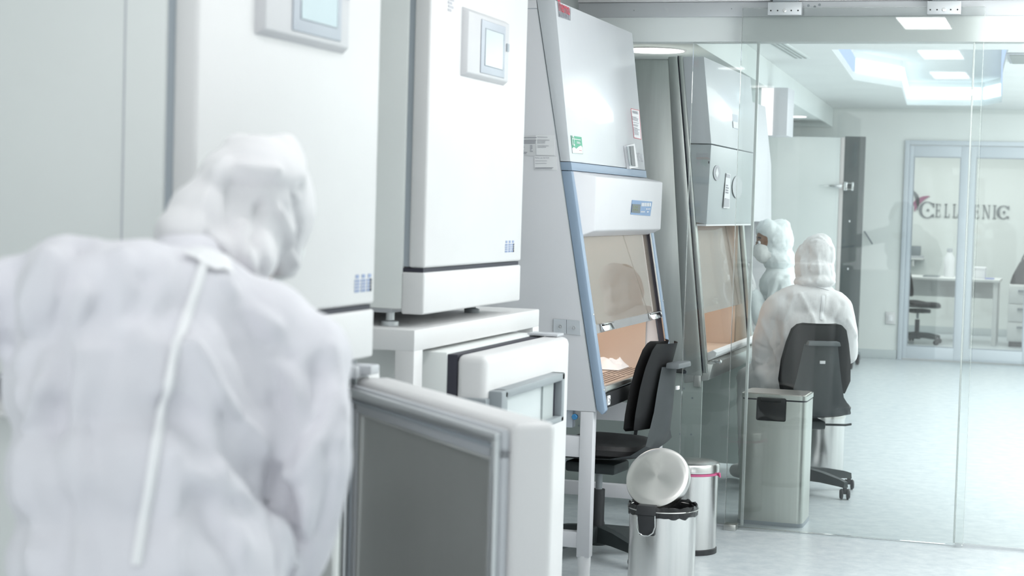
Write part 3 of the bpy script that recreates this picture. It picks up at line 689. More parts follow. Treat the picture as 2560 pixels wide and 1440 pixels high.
for nm, cxp, cyp, rx_, ry_, mm in (('round_sticker', 1792, 432, 8.5, 19, m_printl), ('inspection_port', 1843, 468, 12, 28, m_greyl)):
    q = [(cxp+rx_*math.cos(t), cyp+ry_*math.sin(t)) for t in [2*math.pi*k/24 for k in range(24)]]
    s_ = decal(nm, q, PL+V((.004, 0, 0)), NL, mm, h2)
    if nm == 'round_sticker':
        decal('sticker_mark', [(1792, 418), (1796, 434), (1792, 445), (1788, 434)], PL+V((.006, 0, 0)), NL, m_paper, s_)
sk = decal('hatch_sticker', [(1815, 432), (1826, 436), (1823, 521), (1808, 520)], PL+V((.004, 0, 0)), NL, m_paper, h2)
decal('sticker_band', [(1816, 434), (1825, 437), (1825, 445), (1815, 443)], PL+V((.006, 0, 0)), NL, m_printl, sk)
decal('sticker_band', [(1812, 495), (1823, 498), (1822, 518), (1809, 517)], PL+V((.006, 0, 0)), NL, m_printl, sk)
bars('sticker_text', [(1816, 460), (1823, 462), (1822, 492), (1813, 490)], PL+V((.006, 0, 0)), NL, m_print, sk, 5, off=.002)
PU = V((-1.67, 9, 1.9)); NU = (V((.99, 0, .12))).normalized()
us = decal('badge', [(1831, 285), (1843, 288), (1845, 325), (1832, 320)], V((-1.668, 9, 1.83)), V((1, 0, .115)), m_bluegrey, h2, off=.004)
decal('badge_face', [(1832, 303), (1844, 306), (1845, 322), (1833, 319)], V((-1.668, 9, 1.83)), V((1, 0, .115)), m_paper, us, off=.007)
PN = V((0, ky0+.005, 0))
bars('caution_text', [(1741, 382), (1776, 382), (1776, 392), (1741, 392)], PN, Ns, m_printl, lh, 3, lo=.85, off=.001)
bars('caution_text', [(1741, 393), (1776, 393), (1776, 399), (1741, 399)], PN, Ns, mat('faded_red_print', (.60, .42, .42), .6), lh, 2, lo=.85, off=.001)
decal('warning_triangle', [(1746, 403), (1751, 413), (1741, 413)], PN, Ns, m_printl, lh)
decal('key_slot', [(1771, 403), (1773.5, 403), (1773.5, 409), (1771, 409)], PN, Ns, m_dark, lh)
# chamber
obj('chamber_lining', MB().box(-2.44, -2.43, ky0+.035, ky1-.035, .69, 1.42).box(-2.43, -1.74, ky0+.031, ky0+.038, .69, 1.42).box(-2.43, -1.74, ky1-.038, ky1-.031, .69, 1.42), m_inner, h2)
obj('lightened_upper_lining', MB().box(-2.428, -2.422, ky0+.04, ky1-.04, .97, 1.42).box(-2.43, -1.75, ky0+.04, ky1-.04, 1.415, 1.419), m_inner2, h2)
for ya in (8.85, 9.25):
    obj('tap', MB().tube([(-2.42, ya, .96), (-2.42, ya, 1.01), (-2.40, ya, 1.03), (-2.36, ya, 1.03), (-2.35, ya, 1.01)], .007, 8), m_chrome, h2)
area('chamber_lamp_steel_cabinet', (-2.05, 9.06, 1.40), .25, 1.0, 5, col=(1, .93, .86))
obj('work_surface', MB().box(-2.43, -1.68, ky0+.04, ky1-.04, .69, .705), m_inner, h2)
obj('sash_window', MB().prism([(-1.79, 1.42), (-1.784, 1.42), (gx(.93)-.03, .93), (gx(.93)-.036, .93)], 'y', ky0+.035, ky1-.035), m_sash, h2, smooth=False)
obj('arm_rest', MB().prism([(-1.70, .705), (-1.655, .705), (-1.605, .735), (-1.60, .755), (-1.62, .765), (-1.66, .745), (-1.70, .725)], 'y', ky0+.04, ky1-.03, .004), m_paper, h2)
obj('front_tray', MB().prism([(-1.75, .60), (-1.63, .62), (-1.61, .70), (-1.70, .705), (-1.75, .70)], 'y', ky0+.005, ky1-.01, .004), m_steel, h2)
obj('corner_bracket', MB().box(-1.70, -1.665, ky0-.008, ky0+.03, .585, .645, .003), m_steel, h2)
obj('drain_tap', MB().tube([(-1.62, ky0+.03, .712), (-1.585, ky0+.02, .712)], .007, 8).ball((-1.58, ky0+.02, .712), .012, 1), m_chrome, h2)
mb = MB(); mb.tube([(-1.74, ky0-.004, .655), (-1.80, ky0-.03, .66), (-1.86, ky0-.05, .63), (-1.92, ky0-.05, .56), (-1.96, ky0-.05, .44), (-1.98, ky0-.03, .30)], .009, 10)
obj('cable', mb, m_black, h2)
for ya in (ky0, ky1-.015):
    sp = obj('leg_panel', MB().box(-2.55, -1.66, ya+.01, ya+.022, .03, .654, .002), m_stpan, h2)
mb = MB()
for px, py, r_ in ((1735, 944, .008), (1710, 971, .005), (1731, 995, .005), (1700, 1085, .005), (1728, 1086, .005), (1418, 1152, .01), (1446, 1153, .005), (1428, 1065, .005), (1447, 1064, .005)):
    q = at(px, py, y=ky0+.01)
    obj('panel_hole', MB().lathe([(0, 0), (r_, 0), (r_, .0012), (0, .0012)], 14, M=Matrix.Translation((q.x, ky0+.0098, q.z)) @ Matrix.Rotation(math.radians(90), 4, 'X')), m_gasket, sp)
obj('rear_crossbar', MB().box(-2.5, -2.46, ky0+.03, ky1-.03, .1, .5), m_stpan, h2)
tag(crumple('folded_paper', (at(1802, 836, z=.715).x, at(1802, 836, z=.715).y, .7065), .12, .26, .035, m_paper, 8), 'flat white paper packet on the worktop of the stainless cabinet', 'paper')

# third cabinet, mostly hidden
h3 = thing('safety_cabinet', 'pale safety cabinet furthest back, beside the masked person in profile', 'safety cabinet', (-2.2, 10.75, .65))
obj('housing', MB().box(-2.6, -2.02, 10.10, 11.35, .66, 2.15, .008), m_steelh, h3)
obj('upper_front', MB().prism([(-2.02, 1.38), (-1.825, 1.38), (-1.84, 1.75), (-1.89, 2.12), (-2.02, 2.12)], 'y', 10.10, 11.35, .004), m_lav, h3)
obj('control_strip', MB().box(-1.832, -1.824, 10.2, 10.5, 1.42, 1.50, .002), m_bluegrey, h3)
obj('side_post', MB().prism([(-2.02, .70), (-1.79, .70), (-1.85, 1.38), (-2.02, 1.38)], 'y', 10.10, 10.13, .003).prism([(-2.02, .70), (-1.79, .70), (-1.85, 1.38), (-2.02, 1.38)], 'y', 11.32, 11.35, .003), m_lav, h3)
obj('worktop', MB().box(-2.02, -1.77, 10.13, 11.32, .68, .72, .004), m_steel, h3)
for lx in (-2.58, -1.80):
    for ly in (10.12, 11.28): obj('leg', MB().box(lx, lx+.05, ly, ly+.05, 0, .68, .003), m_lav, h3)

# ------------------------------------------------------------ far wall: fridge, aluminium double door
fr = thing('laboratory_refrigerator', 'tall white refrigerator with a smoked glass strip down its right side, on castors', 'refrigerator', (-2.3, 16.85, 0))
FY = 16.46
obj('cabinet', MB().box(-2.82, -1.92, FY+.04, FY+.72, .12, 2.15, .006), m_fridgel, fr)
fd = obj('door', MB().box(-2.82, -2.03, FY, FY+.038, .15, 2.145, .006), m_fridgel, fr)
obj('edge_trim', MB().box(-2.03, -1.992, FY-.002, FY+.04, .12, 2.145, .003), m_pinkst, fr)
obj('glass_strip', MB().box(-1.992, -1.805, FY-.004, FY+.04, .16, 2.155, .003), m_fridged, fr)
obj('handle', MB().hexa([(-2.21, FY-.05, 1.69), (-2.0, FY-.05, 1.675), (-2.0, FY-.035, 1.675), (-2.21, FY-.035, 1.69), (-2.21, FY-.05, 1.70), (-2.0, FY-.05, 1.715), (-2.0, FY-.035, 1.715), (-2.21, FY-.035, 1.70)], .004).box(-2.10, -2.05, FY-.036, FY+.001, 1.685, 1.705), m_chrome, fd)
obj('latch', MB().box(-1.985, -1.955, FY-.03, FY-.003, 1.655, 1.735, .004).box(-1.915, -1.895, FY-.03, FY-.003, 1.655, 1.735, .004).box(-1.96, -1.91, FY-.02, FY-.003, 1.66, 1.672).box(-1.96, -1.91, FY-.02, FY-.003, 1.718, 1.73), m_chrome, fr)
for xx in (-2.74, -1.87):
    for yy in (FY+.06, FY+.6):
        ct = obj('castor', MB().lathe([(0, -.018), (.045, -.018), (.055, -.01), (.055, .01), (.045, .018), (0, .018)], 24, M=Matrix.Translation((xx, yy, .055)) @ Matrix.Rotation(math.radians(90), 4, 'Y')), m_black, fr)
        obj('castor_fork', MB().box(xx-.026, xx+.026, yy-.025, yy+.03, .095, .125, .003).box(xx-.028, xx-.021, yy-.015, yy+.02, .05, .10).box(xx+.021, xx+.028, yy-.015, yy+.02, .05, .10), m_grey, ct)
for px, py in ((2124, 553), (2120, 672)):
    q = at(px, py, y=FY-.004); obj('status_light', MB().box(q.x-.006, q.x+.006, FY-.008, FY-.004, q.z-.009, q.z+.009), m_paper, fr)
hk = thing('wall_hook', 'thin grey rod hook sticking out of the far wall right of the refrigerator', 'hook', at(2160, 580, y=17.94))
a = at(2161, 578, y=17.93); b_ = at(2181, 610, y=17.86)
obj('rod', MB().tube([a, b_], .008, 8), m_grey, hk)

DY = 17.95
fr_ = MB().box(-1.575, -1.53, DY-.03, DY+.06, 0, 2.19, .003).box(-.315, -.27, DY-.03, DY+.06, 0, 2.19, .003).box(-1.53, -.315, DY-.03, DY+.06, 2.145, 2.19, .003)
df = struct('door_1', fr_, m_doorfr)
def leaf(x0, x1, gx0, gx1, nm):
    l = obj(nm, MB().box(x0, gx0, DY-.01, DY+.035, .015, 2.14, .003).box(gx1, x1, DY-.01, DY+.035, .015, 2.14, .003).box(gx0, gx1, DY-.01, DY+.035, .015, .14, .003).box(gx0, gx1, DY-.01, DY+.035, 2.03, 2.14, .003), m_doorfr, df)
    obj('glazing', MB().box(gx0-.005, gx1+.005, DY+.008, DY+.014, .135, 2.035), m_glassd, l, smooth=False)
    t = .008
    obj('glazing_bead', MB().box(gx0, gx0+t, DY-.012, DY+.008, .14, 2.03).box(gx1-t, gx1, DY-.012, DY+.008, .14, 2.03).box(gx0+t, gx1-t, DY-.012, DY+.008, .14, .14+t).box(gx0+t, gx1-t, DY-.012, DY+.008, 2.03-t, 2.03), m_gasket, l)
leaf(-1.528, -.945, -1.485, -1.030, 'door_leaf')
leaf(-.941, -.317, -.885, -.375, 'door_leaf')

# ------------------------------------------------------------ office behind the double door
WY = 22.19
lgo = thing('wall_logo', 'CELLGENIC lettering and crescent emblem on the office wall behind the double door', 'logo', at(2400, 530, y=WY))
def serif_text():
    A, Bt = at(2300, 541, y=WY), at(2520, 547, y=WY)
    sc = (Bt.x-A.x)/220.0; base = (A.z+Bt.z)/2-.004; X0 = A.x; W = lambda px: X0+(px-2300)*sc
    H = .165; Y = WY-.006
    def rect(mb, x0, x1, z0, z1): mb.box(x0, x1, Y, Y+.005, base+z0*H, base+z1*H)
    def arc(mb, cx, cz, r, t, a0, a1, sx=1.0):
        n = 20; pts_o = []; pts_i = []
        for k in range(n+1):
            a = math.radians(a0+(a1-a0)*k/n); f = abs(math.cos(a)); tt = t*(.35+.65*f)
            pts_o.append((W(cx)+sx*r*math.cos(a), base+cz*H+r*math.sin(a))); pts_i.append((W(cx)+sx*(r-tt)*math.cos(a), base+cz*H+(r-tt*.6)*math.sin(a)))
        for k in range(n):
            q = [pts_o[k], pts_o[k+1], pts_i[k+1], pts_i[k]]
            mb.slab([(x, Y, z) for x, z in q], (0, 1, 0), .005)
    def ser(mb, cx, w, z): rect(mb, W(cx-w/2), W(cx+w/2), z-.0, z+.07)
    def mk(fn):
        mb = MB(); fn(mb); return obj('letter', mb, m_logo, lgo, smooth=False)
    def Cc(cx, big):
        def f(mb):
            r = H*(.62 if big else .5); arc(mb, cx, .5 if not big else .52, r, .038, 42, 318, 1.0)
            rect(mb, W(cx)+r*.62, W(cx)+r*.80, .5+.18*(1.2 if big else 1), .5+.48*(1.1 if big else 1)); rect(mb, W(cx)+r*.62, W(cx)+r*.80, .5-.48*(1.1 if big else 1), .5-.28)
            mb.lathe([(0, 0), (.017, 0), (.017, .005), (0, .005)], 16, M=Matrix.Translation((W(cx)+.008, Y+.005, base+.5*H)) @ Matrix.Rotation(math.radians(90), 4, 'X'))
        mk(f)
    def E(cx):
        def f(mb):
            rect(mb, W(cx-4.6), W(cx-2), 0, 1)
            for z, w_ in ((0, 8.5), (.93, 8), (.48, 5.5)): rect(mb, W(cx-7 if z != .48 else cx-3), W(cx-7+w_+5 if z != .48 else cx+4), z, z+.045)
            rect(mb, W(cx+5.3), W(cx+6.5), 0, .25); rect(mb, W(cx+4.8), W(cx+6), .78, .99); rect(mb, W(cx+3.2), W(cx+4.2), .36, .64)
        mk(f)
    def Lt(cx):
        def f(mb):
            rect(mb, W(cx-3.6), W(cx-1), 0, 1); rect(mb, W(cx-6), W(cx+7), 0, .06); rect(mb, W(cx-6), W(cx+1.5), .94, 1); rect(mb, W(cx+5.8), W(cx+7), 0, .28)
        mk(f)
    Cc(2318, True); E(2345); Lt(2367); Lt(2388)
    def Gf(mb):
        r = H*.5; arc(mb, 2416, .5, r, .038, 42, 318); rect(mb, W(2421), W(2424), .05, .45); rect(mb, W(2418), W(2427), .42, .48)
    mk(Gf); E(2441)
    def Nf(mb):
        rect(mb, W(2458), W(2459.6), 0, 1); rect(mb, W(2472), W(2473.6), 0, 1); rect(mb, W(2455.5), W(2462), 0, .05); rect(mb, W(2469.5), W(2476), .95, 1); rect(mb, W(2455.5), W(2461), .95, 1)
        mb.slab([(W(2457.5), Y, base+H), (W(2461.5), Y, base+H), (W(2474), Y, base), (W(2470.5), Y, base)], (0, 1, 0), .005)
    mk(Nf)
    def If(mb): rect(mb, W(2484), W(2488), 0, 1); rect(mb, W(2481.5), W(2490.5), 0, .06); rect(mb, W(2481.5), W(2490.5), .94, 1)
    mk(If); Cc(2508, False)
    # emblem: two crescents and a leaf
    def cres(pa, pb, bulge, th, mm, nm):
        a, b = at(*pa, y=WY), at(*pb, y=WY); d_ = b-a; n_ = V((-d_.z, 0, d_.x)).normalized(); L_ = d_.length; N_ = 16; o_ = []; i_ = []
        for k in range(N_+1):
            t = k/N_; s_ = 4*t*(1-t); o_.append(a+d_*t+n_*(bulge*L_*s_)); i_.append(a+d_*t+n_*((bulge-th)*L_*s_))
        mb = MB()
        for k in range(N_):
            q = [o_[k], o_[k+1], i_[k+1], i_[k]]
            if k == 0: q = [o_[0], o_[1], i_[1]]
            if k == N_-1: q = [o_[k], o_[k+1], i_[k]]
            mb.slab([V((p.x, Y, p.z)) for p in q], (0, 1, 0), .005)
        obj(nm, mb, mm, lgo, smooth=False)
    cres((2286, 530), (2326, 490), -.30*-1, .22, m_logop, 'crescent')
    cres((2274, 470), (2292, 528), .25, .16, m_logo, 'crescent')
    cres((2262, 520), (2296, 486), -.25, -.14, m_logop, 'crescent')
serif_text()
# desk
dk = thing('desk', 'white office desk seen through the glazed double door', 'desk', (-1.0, 20.9, 0))
dx0, dx1 = -1.95, -.70
obj('desk_top', MB().box(dx0, dx1, 20.45, 21.25, .715, .745, .003), m_desk, dk)
for lx in (dx0+.02, dx1-.07):
    for ly in (20.48, 21.17): obj('leg', MB().box(lx, lx+.05, ly, ly+.05, 0, .715, .004), m_desk, dk)
obj('modesty_panel', MB().box(dx0+.07, dx1-.07, 21.18, 21.2, .50, .715), m_desk, dk)
def small(name, x0, x1, y0, y1, z0, z1, m, lab, cat, bev=.005):
    return tag(obj(name, MB().box(x0, x1, y0, y1, z0, z1, bev), m), lab, cat)
b1 = at(2434, 690, y=20.7); b2 = at(2463, 690, y=20.7)
bx = thing('storage_box', 'white cardboard box standing on the office desk', 'box', (b1.x+.06, 20.75, .745))
obj('box_body', MB().box(b1.x, b2.x, 20.65, 20.9, .745, .85, .003), m_paper, bx); obj('box_lid', MB().box(b1.x-.004, b2.x+.004, 20.646, 20.904, .845, .875, .003), m_paper, bx)
bk = thing('notebook', 'blue notebook lying on the desk next to the white box', 'notebook', (b2.x+.04, 20.7, .745))
obj('cover', MB().box(b2.x+.005, b2.x+.10, 20.6, 20.78, .745, .757, .001), mat('notebook_blue', (.25, .30, .60), .5), bk); obj('page_block', MB().box(b2.x+.009, b2.x+.098, 20.604, 20.776, .749, .755), m_paper, bk)
q = at(2372, 690, y=20.9)
jr = thing('white_bottle', 'tall white bottle on the desk left of the white box', 'bottle', (q.x, 20.9, .745))
obj('bottle_body', MB().lathe([(0, 0), (.055, 0), (.058, .01), (.058, .22), (.03, .27), (.028, .30), (0, .30)], 24, c=(q.x, 20.9, .745)), m_paper, jr)
obj('cap', MB().lathe([(.032, .29), (.032, .33), (0, .33)], 20, c=(q.x, 20.9, .745)), m_greyl, jr)
q = at(2350, 690, y=20.8)
tg = thing('tablet', 'dark grey tablet lying flat on the left part of the desk', 'tablet', (q.x-.1, 20.75, .745))
obj('tablet_body', MB().box(q.x-.18, q.x, 20.6, 20.9, .745, .76, .004), m_grey, tg); obj('tablet_screen', MB().box(q.x-.17, q.x-.01, 20.61, 20.89, .76, .7605), m_lcd, tg)
sh_ = thing('telephone_shelf', 'small white wall shelf above the office chair', 'shelf', (-1.72, 22.1, .98))
q0 = at(2281, 645, y=22.0); q1_ = at(2305, 645, y=22.0)
obj('shelf_board', MB().box(q0.x-.2, q1_.x+.02, 21.98, 22.19, q0.z-.02, q0.z+.003, .003), m_desk, sh_)
obj('shelf_bracket', MB().box(q0.x, q0.x+.02, 22.0, 22.19, q0.z-.10, q0.z-.018), m_desk, sh_)
te = thing('telephone', 'dark telephone standing on the small white wall shelf', 'telephone', (q0.x+.04, 22.08, q0.z+.003))
obj('telephone_base', MB().box(q0.x-.03, q1_.x+.01, 22.0, 22.16, q0.z+.003, q0.z+.03, .004), m_greyl, te)
obj('handset', MB().box(q0.x-.02, q1_.x-.02, 22.02, 22.08, q0.z+.03, q0.z+.15, .01), m_grey, te)
# drawer unit + bag
q0 = at(2514, 840, y=20.5)
dw = thing('drawer_unit', 'white drawer pedestal with dark handles right of the desk', 'drawer unit', (-.38, 20.8, 0))
obj('carcass', MB().box(-.60, -.12, 20.5, 21.1, .06, .70, .004), m_desk, dw)
for k in range(3):
    z0 = .08+k*.205
    d = obj('drawer', MB().box(-.595, -.125, 20.482, 20.5, z0, z0+.195, .003), m_desk, dw)
    obj('drawer_handle', MB().box(-.50, -.34, 20.462, 20.482, z0+.13, z0+.155, .004), m_grey, d)
obj('plinth', MB().box(-.58, -.14, 20.53, 21.08, 0, .06), m_black, dw)
bg = thing('handbag', 'black bag standing on the white drawer pedestal', 'bag', (-.42, 20.75, .70))
obj('bag_body', MB().prism([(-.60, .70), (-.22, .70), (-.26, 1.0), (-.46, .99), (-.50, .95), (-.57, .80)], 'y', 20.62, 20.85, .02, 3), m_bag2, bg)
obj('bag_strap', MB().tube([(-.48, 20.73, .97), (-.44, 20.73, 1.06), (-.36, 20.73, 1.07), (-.30, 20.73, .98)], .01, 8), m_bag2, bg)

# ------------------------------------------------------------ chairs
def chair(name, label, loc, rz, seat_z=.48, cat='chair', back=True):
    """local frame: the sitter looks along +y"""
    r = thing(name, label, cat, loc, rz)
    def o(n, mb, m, p=None): return obj(n, mb, m, p or r, local=True)
    s = seat_z
    mb = MB(); n = 16
    def seatring(z, k, drop=0):
        out = []
        for i in range(36):
            a = 2*math.pi*i/36; c, s_ = math.cos(a), math.sin(a)
            x = .225*k*abs(c)**.6*(1 if c > 0 else -1); y = .215*k*abs(s_)**.6*(1 if s_ > 0 else -1)+.01
            zz = z-(.028*max(0, (y-.08)/.14)**2 if y > .08 else 0)+.012*abs(x/.225)**2-drop
            out.append(mb.bm.verts.new((x, y, zz)))
        return out
    rings = [seatring(s-.052, .88), seatring(s-.04, .98), seatring(s-.018, 1.0), seatring(s-.002, .95), seatring(s+.002, .7), seatring(s-.004, .35)]
    for a, b in zip(rings, rings[1:]):
        for i in range(36): mb.bm.faces.new([a[i], a[(i+1) % 36], b[(i+1) % 36], b[i]])
    mb.bm.faces.new(rings[0][::-1]); mb.bm.faces.new(rings[-1])
    o('seat_cushion', mb, m_fabric)
    # one-piece shell: seat pan curving up into the back
    prof = [(.22, s-.075), (.12, s-.072), (0, s-.068), (-.12, s-.062), (-.20, s-.045), (-.255, s-.005), (-.285, s+.06), (-.298, s+.15), (-.305, s+.24), (-.315, s+.33)]
    wd = [.16, .20, .215, .21, .19, .165, .135, .115, .10, .085]
    mb = MB(); L_ = []
    for (y, z), w_ in zip(prof, wd):
        row = []
        for k in range(9):
            t = -1+k/4; row.append(mb.bm.verts.new((w_*t, y+.03*t*t*(1 if z > s else 0), z+.022*t*t*(1 if z < s else 0))))
        L_.append(row)
    for a, b in zip(L_, L_[1:]):
        for k in range(8): mb.bm.faces.new([a[k], a[k+1], b[k+1], b[k]])
    bmesh.ops.solidify(mb.bm, geom=mb.bm.faces[:], thickness=.022)
    shl = o('shell', mb, m_shell)
    if back:
        o('shell_lip', MB().prism([(-.085, s+.325), (.085, s+.325), (.078, s+.348), (-.078, s+.348)], 'y', -.356, -.30, .006), m_shell, shl)
        o('name_plate', MB().box(-.014, .014, -.331, -.322, s+.235, s+.250, .001), m_paper, shl)
        mb = MB(); rows = []
        for j, (z, w_, y) in enumerate([(s+.065, .13, -.20), (s+.08, .17, -.205), (s+.14, .185, -.215), (s+.24, .178, -.228), (s+.33, .160, -.245), (s+.40, .140, -.265), (s+.425, .115, -.275), (s+.432, .085, -.278)]):
            row = []
            for k in range(13):
                t = -1+k/6; row.append(mb.bm.verts.new((w_*t, y+.045*t*t, z)))
            rows.append(row)
        for a, b in zip(rows, rows[1:]):
            for k in range(12): mb.bm.faces.new([a[k], a[k+1], b[k+1], b[k]])
        bmesh.ops.solidify(mb.bm, geom=mb.bm.faces[:], thickness=.038)
        o('backrest', mb, m_fabric)
        o('backrest_cover', backcover(s), m_grey_b)
    o('tilt_mechanism', MB().box(-.09, .09, -.10, .12, s-.125, s-.08, .012), m_base)
    o('lever', MB().tube([(.08, 0, s-.11), (.22, .0, s-.11), (.25, .0, s-.105)], .006, 8), m_base)
    o('gas_lift', MB().tube([(0, 0, s-.12), (0, 0, .28)], .014, 16), m_grey)
    o('column', MB().tube([(0, 0, s-.20), (0, 0, .10)], .026, 20), m_black)
    o('hub', MB().lathe([(0, .05), (.04, .05), (.048, .08), (.04, .125), (.028, .13), (0, .13)], 20), m_base)
    for k in range(5):
        a = 2*math.pi*k/5+.3; c, s_ = math.cos(a), math.sin(a)
        mb = MB(); path = []; ws = []
        v0 = [(0.03, .105, .030, .040), (.14, .100, .026, .032), (.26, .085, .020, .022), (.29, .078, .018, .018)]
        rings = []
        for d_, z, hw, hh in v0:
            cs = V((c*d_, s_*d_, z)); sd_ = V((-s_, c, 0))
            rings.append([mb.bm.verts.new(cs+sd_*u*hw+V((0, 0, v_*hh))) for u, v_ in ((-1, -1), (1, -1), (.7, .6), (-.7, .6))])
        for A_, B_ in zip(rings, rings[1:]):
            for i in range(4): mb.bm.faces.new([A_[i], A_[(i+1) % 4], B_[(i+1) % 4], B_[i]])
        mb.bm.faces.new(rings[0][::-1]); mb.bm.faces.new(rings[-1])
        leg = o('leg', mb, m_base)
        wx, wy = c*.285, s_*.285; ca_ = a+1.1*(k+1)
        mb = MB()
        for sgn in (-1, 1):
            mb.lathe([(0, sgn*.008), (.018, sgn*.008), (.025, sgn*.010), (.027, sgn*.018), (.020, sgn*.026), (0, sgn*.027)], 20, M=Matrix.Translation((wx, wy, .027)) @ Matrix.Rotation(ca_, 4, 'Z') @ Matrix.Rotation(math.radians(90), 4, 'X'))
        mb.box(wx-.009, wx+.009, wy-.009, wy+.009, .027, .062, .002)
        o('castor', mb, m_black, leg)
    return r
m_grey_b = mat('backrest_cover_grey', (.05, .052, .055), .55)
def backcover(s):
    mb = MB(); rows = []
    for (z, w_, y) in [(s+.075, .155, -.243), (s+.14, .178, -.256), (s+.24, .172, -.269), (s+.33, .155, -.285), (s+.40, .135, -.305), (s+.424, .11, -.314)]:
        rows.append([mb.bm.verts.new((w_*(-1+k/6), y+.045*(-1+k/6)**2, z)) for k in range(13)])
    for a, b in zip(rows, rows[1:]):
        for k in range(12): mb.bm.faces.new([a[k], a[k+1], b[k+1], b[k]])
    bmesh.ops.solidify(mb.bm, geom=mb.bm.faces[:], thickness=.006); return mb
chair('lab_chair', 'black lab chair with grey shell, empty, pushed under the blue trimmed cabinet', (-1.805, 7.02, 0), math.radians(84))
chair('lab_chair', 'black lab chair with grey shell, occupied by the seated person behind the glass', (-1.26, 9.12, 0), math.radians(22), .46)

oc = at(2291, 858, z=0)
chair('office_chair', 'dark office chair in front of the desk behind the double door', (oc.x, oc.y, 0), math.radians(-55), .47)

# ------------------------------------------------------------ bins
def round_bin(label, x, y, r, h, lid_open, rz=0, band=False, bag=False, seg=64):
    t = thing('step_bin', label, 'bin', (x, y, 0))
    obj('base_ring', MB().lathe([(0, 0), (r+.004, 0), (r+.004, .02), (r, .024), (0, .024)], seg, c=(x, y, 0)), m_black, t)
    obj('barrel', MB().lathe([(r-.003, .02), (r, .022), (r, h), (r-.002, h+.001), (r-.003, h), (r-.003, .02)], seg, c=(x, y, 0)), m_steelbin, t)
    obj('pedal', MB().box(x+.0+math.sin(rz)*0-.03, x+.03, y-r-.05, y-r+.01, .012, .026, .004), m_black, t)
    lp = [(0, .028), (r*.5, .0265), (r*.9, .022), (r+.002, .017), (r+.006, .010), (r+.006, -.018), (r+.003, -.018), (r+.003, .008), (0, .018)]
    if not lid_open:
        ld_ = obj('lid', MB().lathe(lp, seg, c=(x, y, h+.018)), m_steelbin, t)
    return t
# near bin with the open lid
bx_, by_ = -1.40, 6.42; br = .125; bh = at(1655, 1279, y=6.30).z
nb = round_bin('round stainless step bin with black liner bag and its lid tilted open', bx_, by_, br, bh, True)
mb = MB(); rr = random.Random(5); ringsb = []
for j, (rad, z, wob) in enumerate([(br-.012, bh-.10, .004), (br-.006, bh-.03, .004), (br-.002, bh+.010, .006), (br+.004, bh+.012, .007), (br+.007, bh-.002, .007), (br+.006, bh-.022, .008), (br+.003, bh-.028, .006)]):
    ringsb.append([mb.bm.verts.new((bx_+(rad+wob*noise.noise(V((math.cos(a)*4, math.sin(a)*4, j))))*math.cos(a), by_+(rad+wob*noise.noise(V((math.cos(a)*4, math.sin(a)*4, j))))*math.sin(a), z+wob*1.2*noise.noise(V((math.cos(a)*6+9, math.sin(a)*6, j*.7))))) for a in [2*math.pi*k/90 for k in range(90)]])
for a, b in zip(ringsb, ringsb[1:]):
    for k in range(90): mb.bm.faces.new([a[k], a[(k+1) % 90], b[(k+1) % 90], b[k]])
mb.bm.faces.new(ringsb[0][::-1])
tag(obj('bin_liner', mb, m_bag), 'black plastic liner folded over the rim of the open bin', 'bin liner')
obj('rim_wire', MB().tube([(bx_+(br+.0075)*math.cos(a), by_+(br+.0075)*math.sin(a), bh-.004) for a in [2*math.pi*k/60 for k in range(60)]], .0022, 6, closed=True), m_steel, nb)
# lid: hinged at the camera side left, tilted up; we look at its brushed top
lc_ = at(1643, 1193, y=6.40)
lid_n = (V((-.10, -.80, .50))).normalized()       # top face normal leans to the camera
R_ = lid_n.to_track_quat('Z', 'Y').to_matrix().to_4x4(); MR = Matrix.Translation(lc_) @ R_
lr = .122
ldb = MB().lathe([(0, .010), (lr*.5, .0085), (lr*.93, .004), (lr*.985, 0), (lr, -.006), (lr, -.024), (lr-.003, -.024), (lr-.003, -.006), (0, -.002)], 72, M=MR)
def lid_mat():
    m = bpy.data.materials.new('circular_brushed_lid'); m.use_nodes = True; nt = m.node_tree; b = nt.nodes['Principled BSDF']
    b.inputs['Metallic'].default_value = 1; b.inputs['Roughness'].default_value = .3; b.inputs['Base Color'].default_value = (.74, .72, .70, 1)
    b.inputs['Anisotropic'].default_value = .85; tn = nt.nodes.new('ShaderNodeTangent'); tn.direction_type = 'RADIAL'; tn.axis = 'Z'
    nt.links.new(tn.outputs[0], b.inputs['Tangent']); return m
me_l = bpy.data.meshes.new('lid')
ldb2 = MB().lathe([(0, .010), (lr*.25, .0095), (lr*.5, .0085), (lr*.75, .0068), (lr*.93, .004), (lr*.985, 0), (lr, -.006), (lr, -.024), (lr-.003, -.024), (lr-.003, -.006), (0, -.002)], 96)
bmesh.ops.recalc_face_normals(ldb2.bm, faces=ldb2.bm.faces); ldb2.bm.to_mesh(me_l)
for p_ in me_l.polygons: p_.use_smooth = True
me_l.set_sharp_from_angle(angle=math.radians(40))
lo = link('lid', me_l, lid_mat(), nb); lo.matrix_local = Matrix.Translation(lc_-V((bx_, by_, 0))) @ R_
hpx = lambda px, py, y: at(px, py, y=y)
yb_ = by_-br-.012
a = hpx(1591, 1262, yb_); b_ = hpx(1640, 1290, yb_); c_ = hpx(1636, 1340, yb_); d_ = hpx(1598, 1337, yb_)
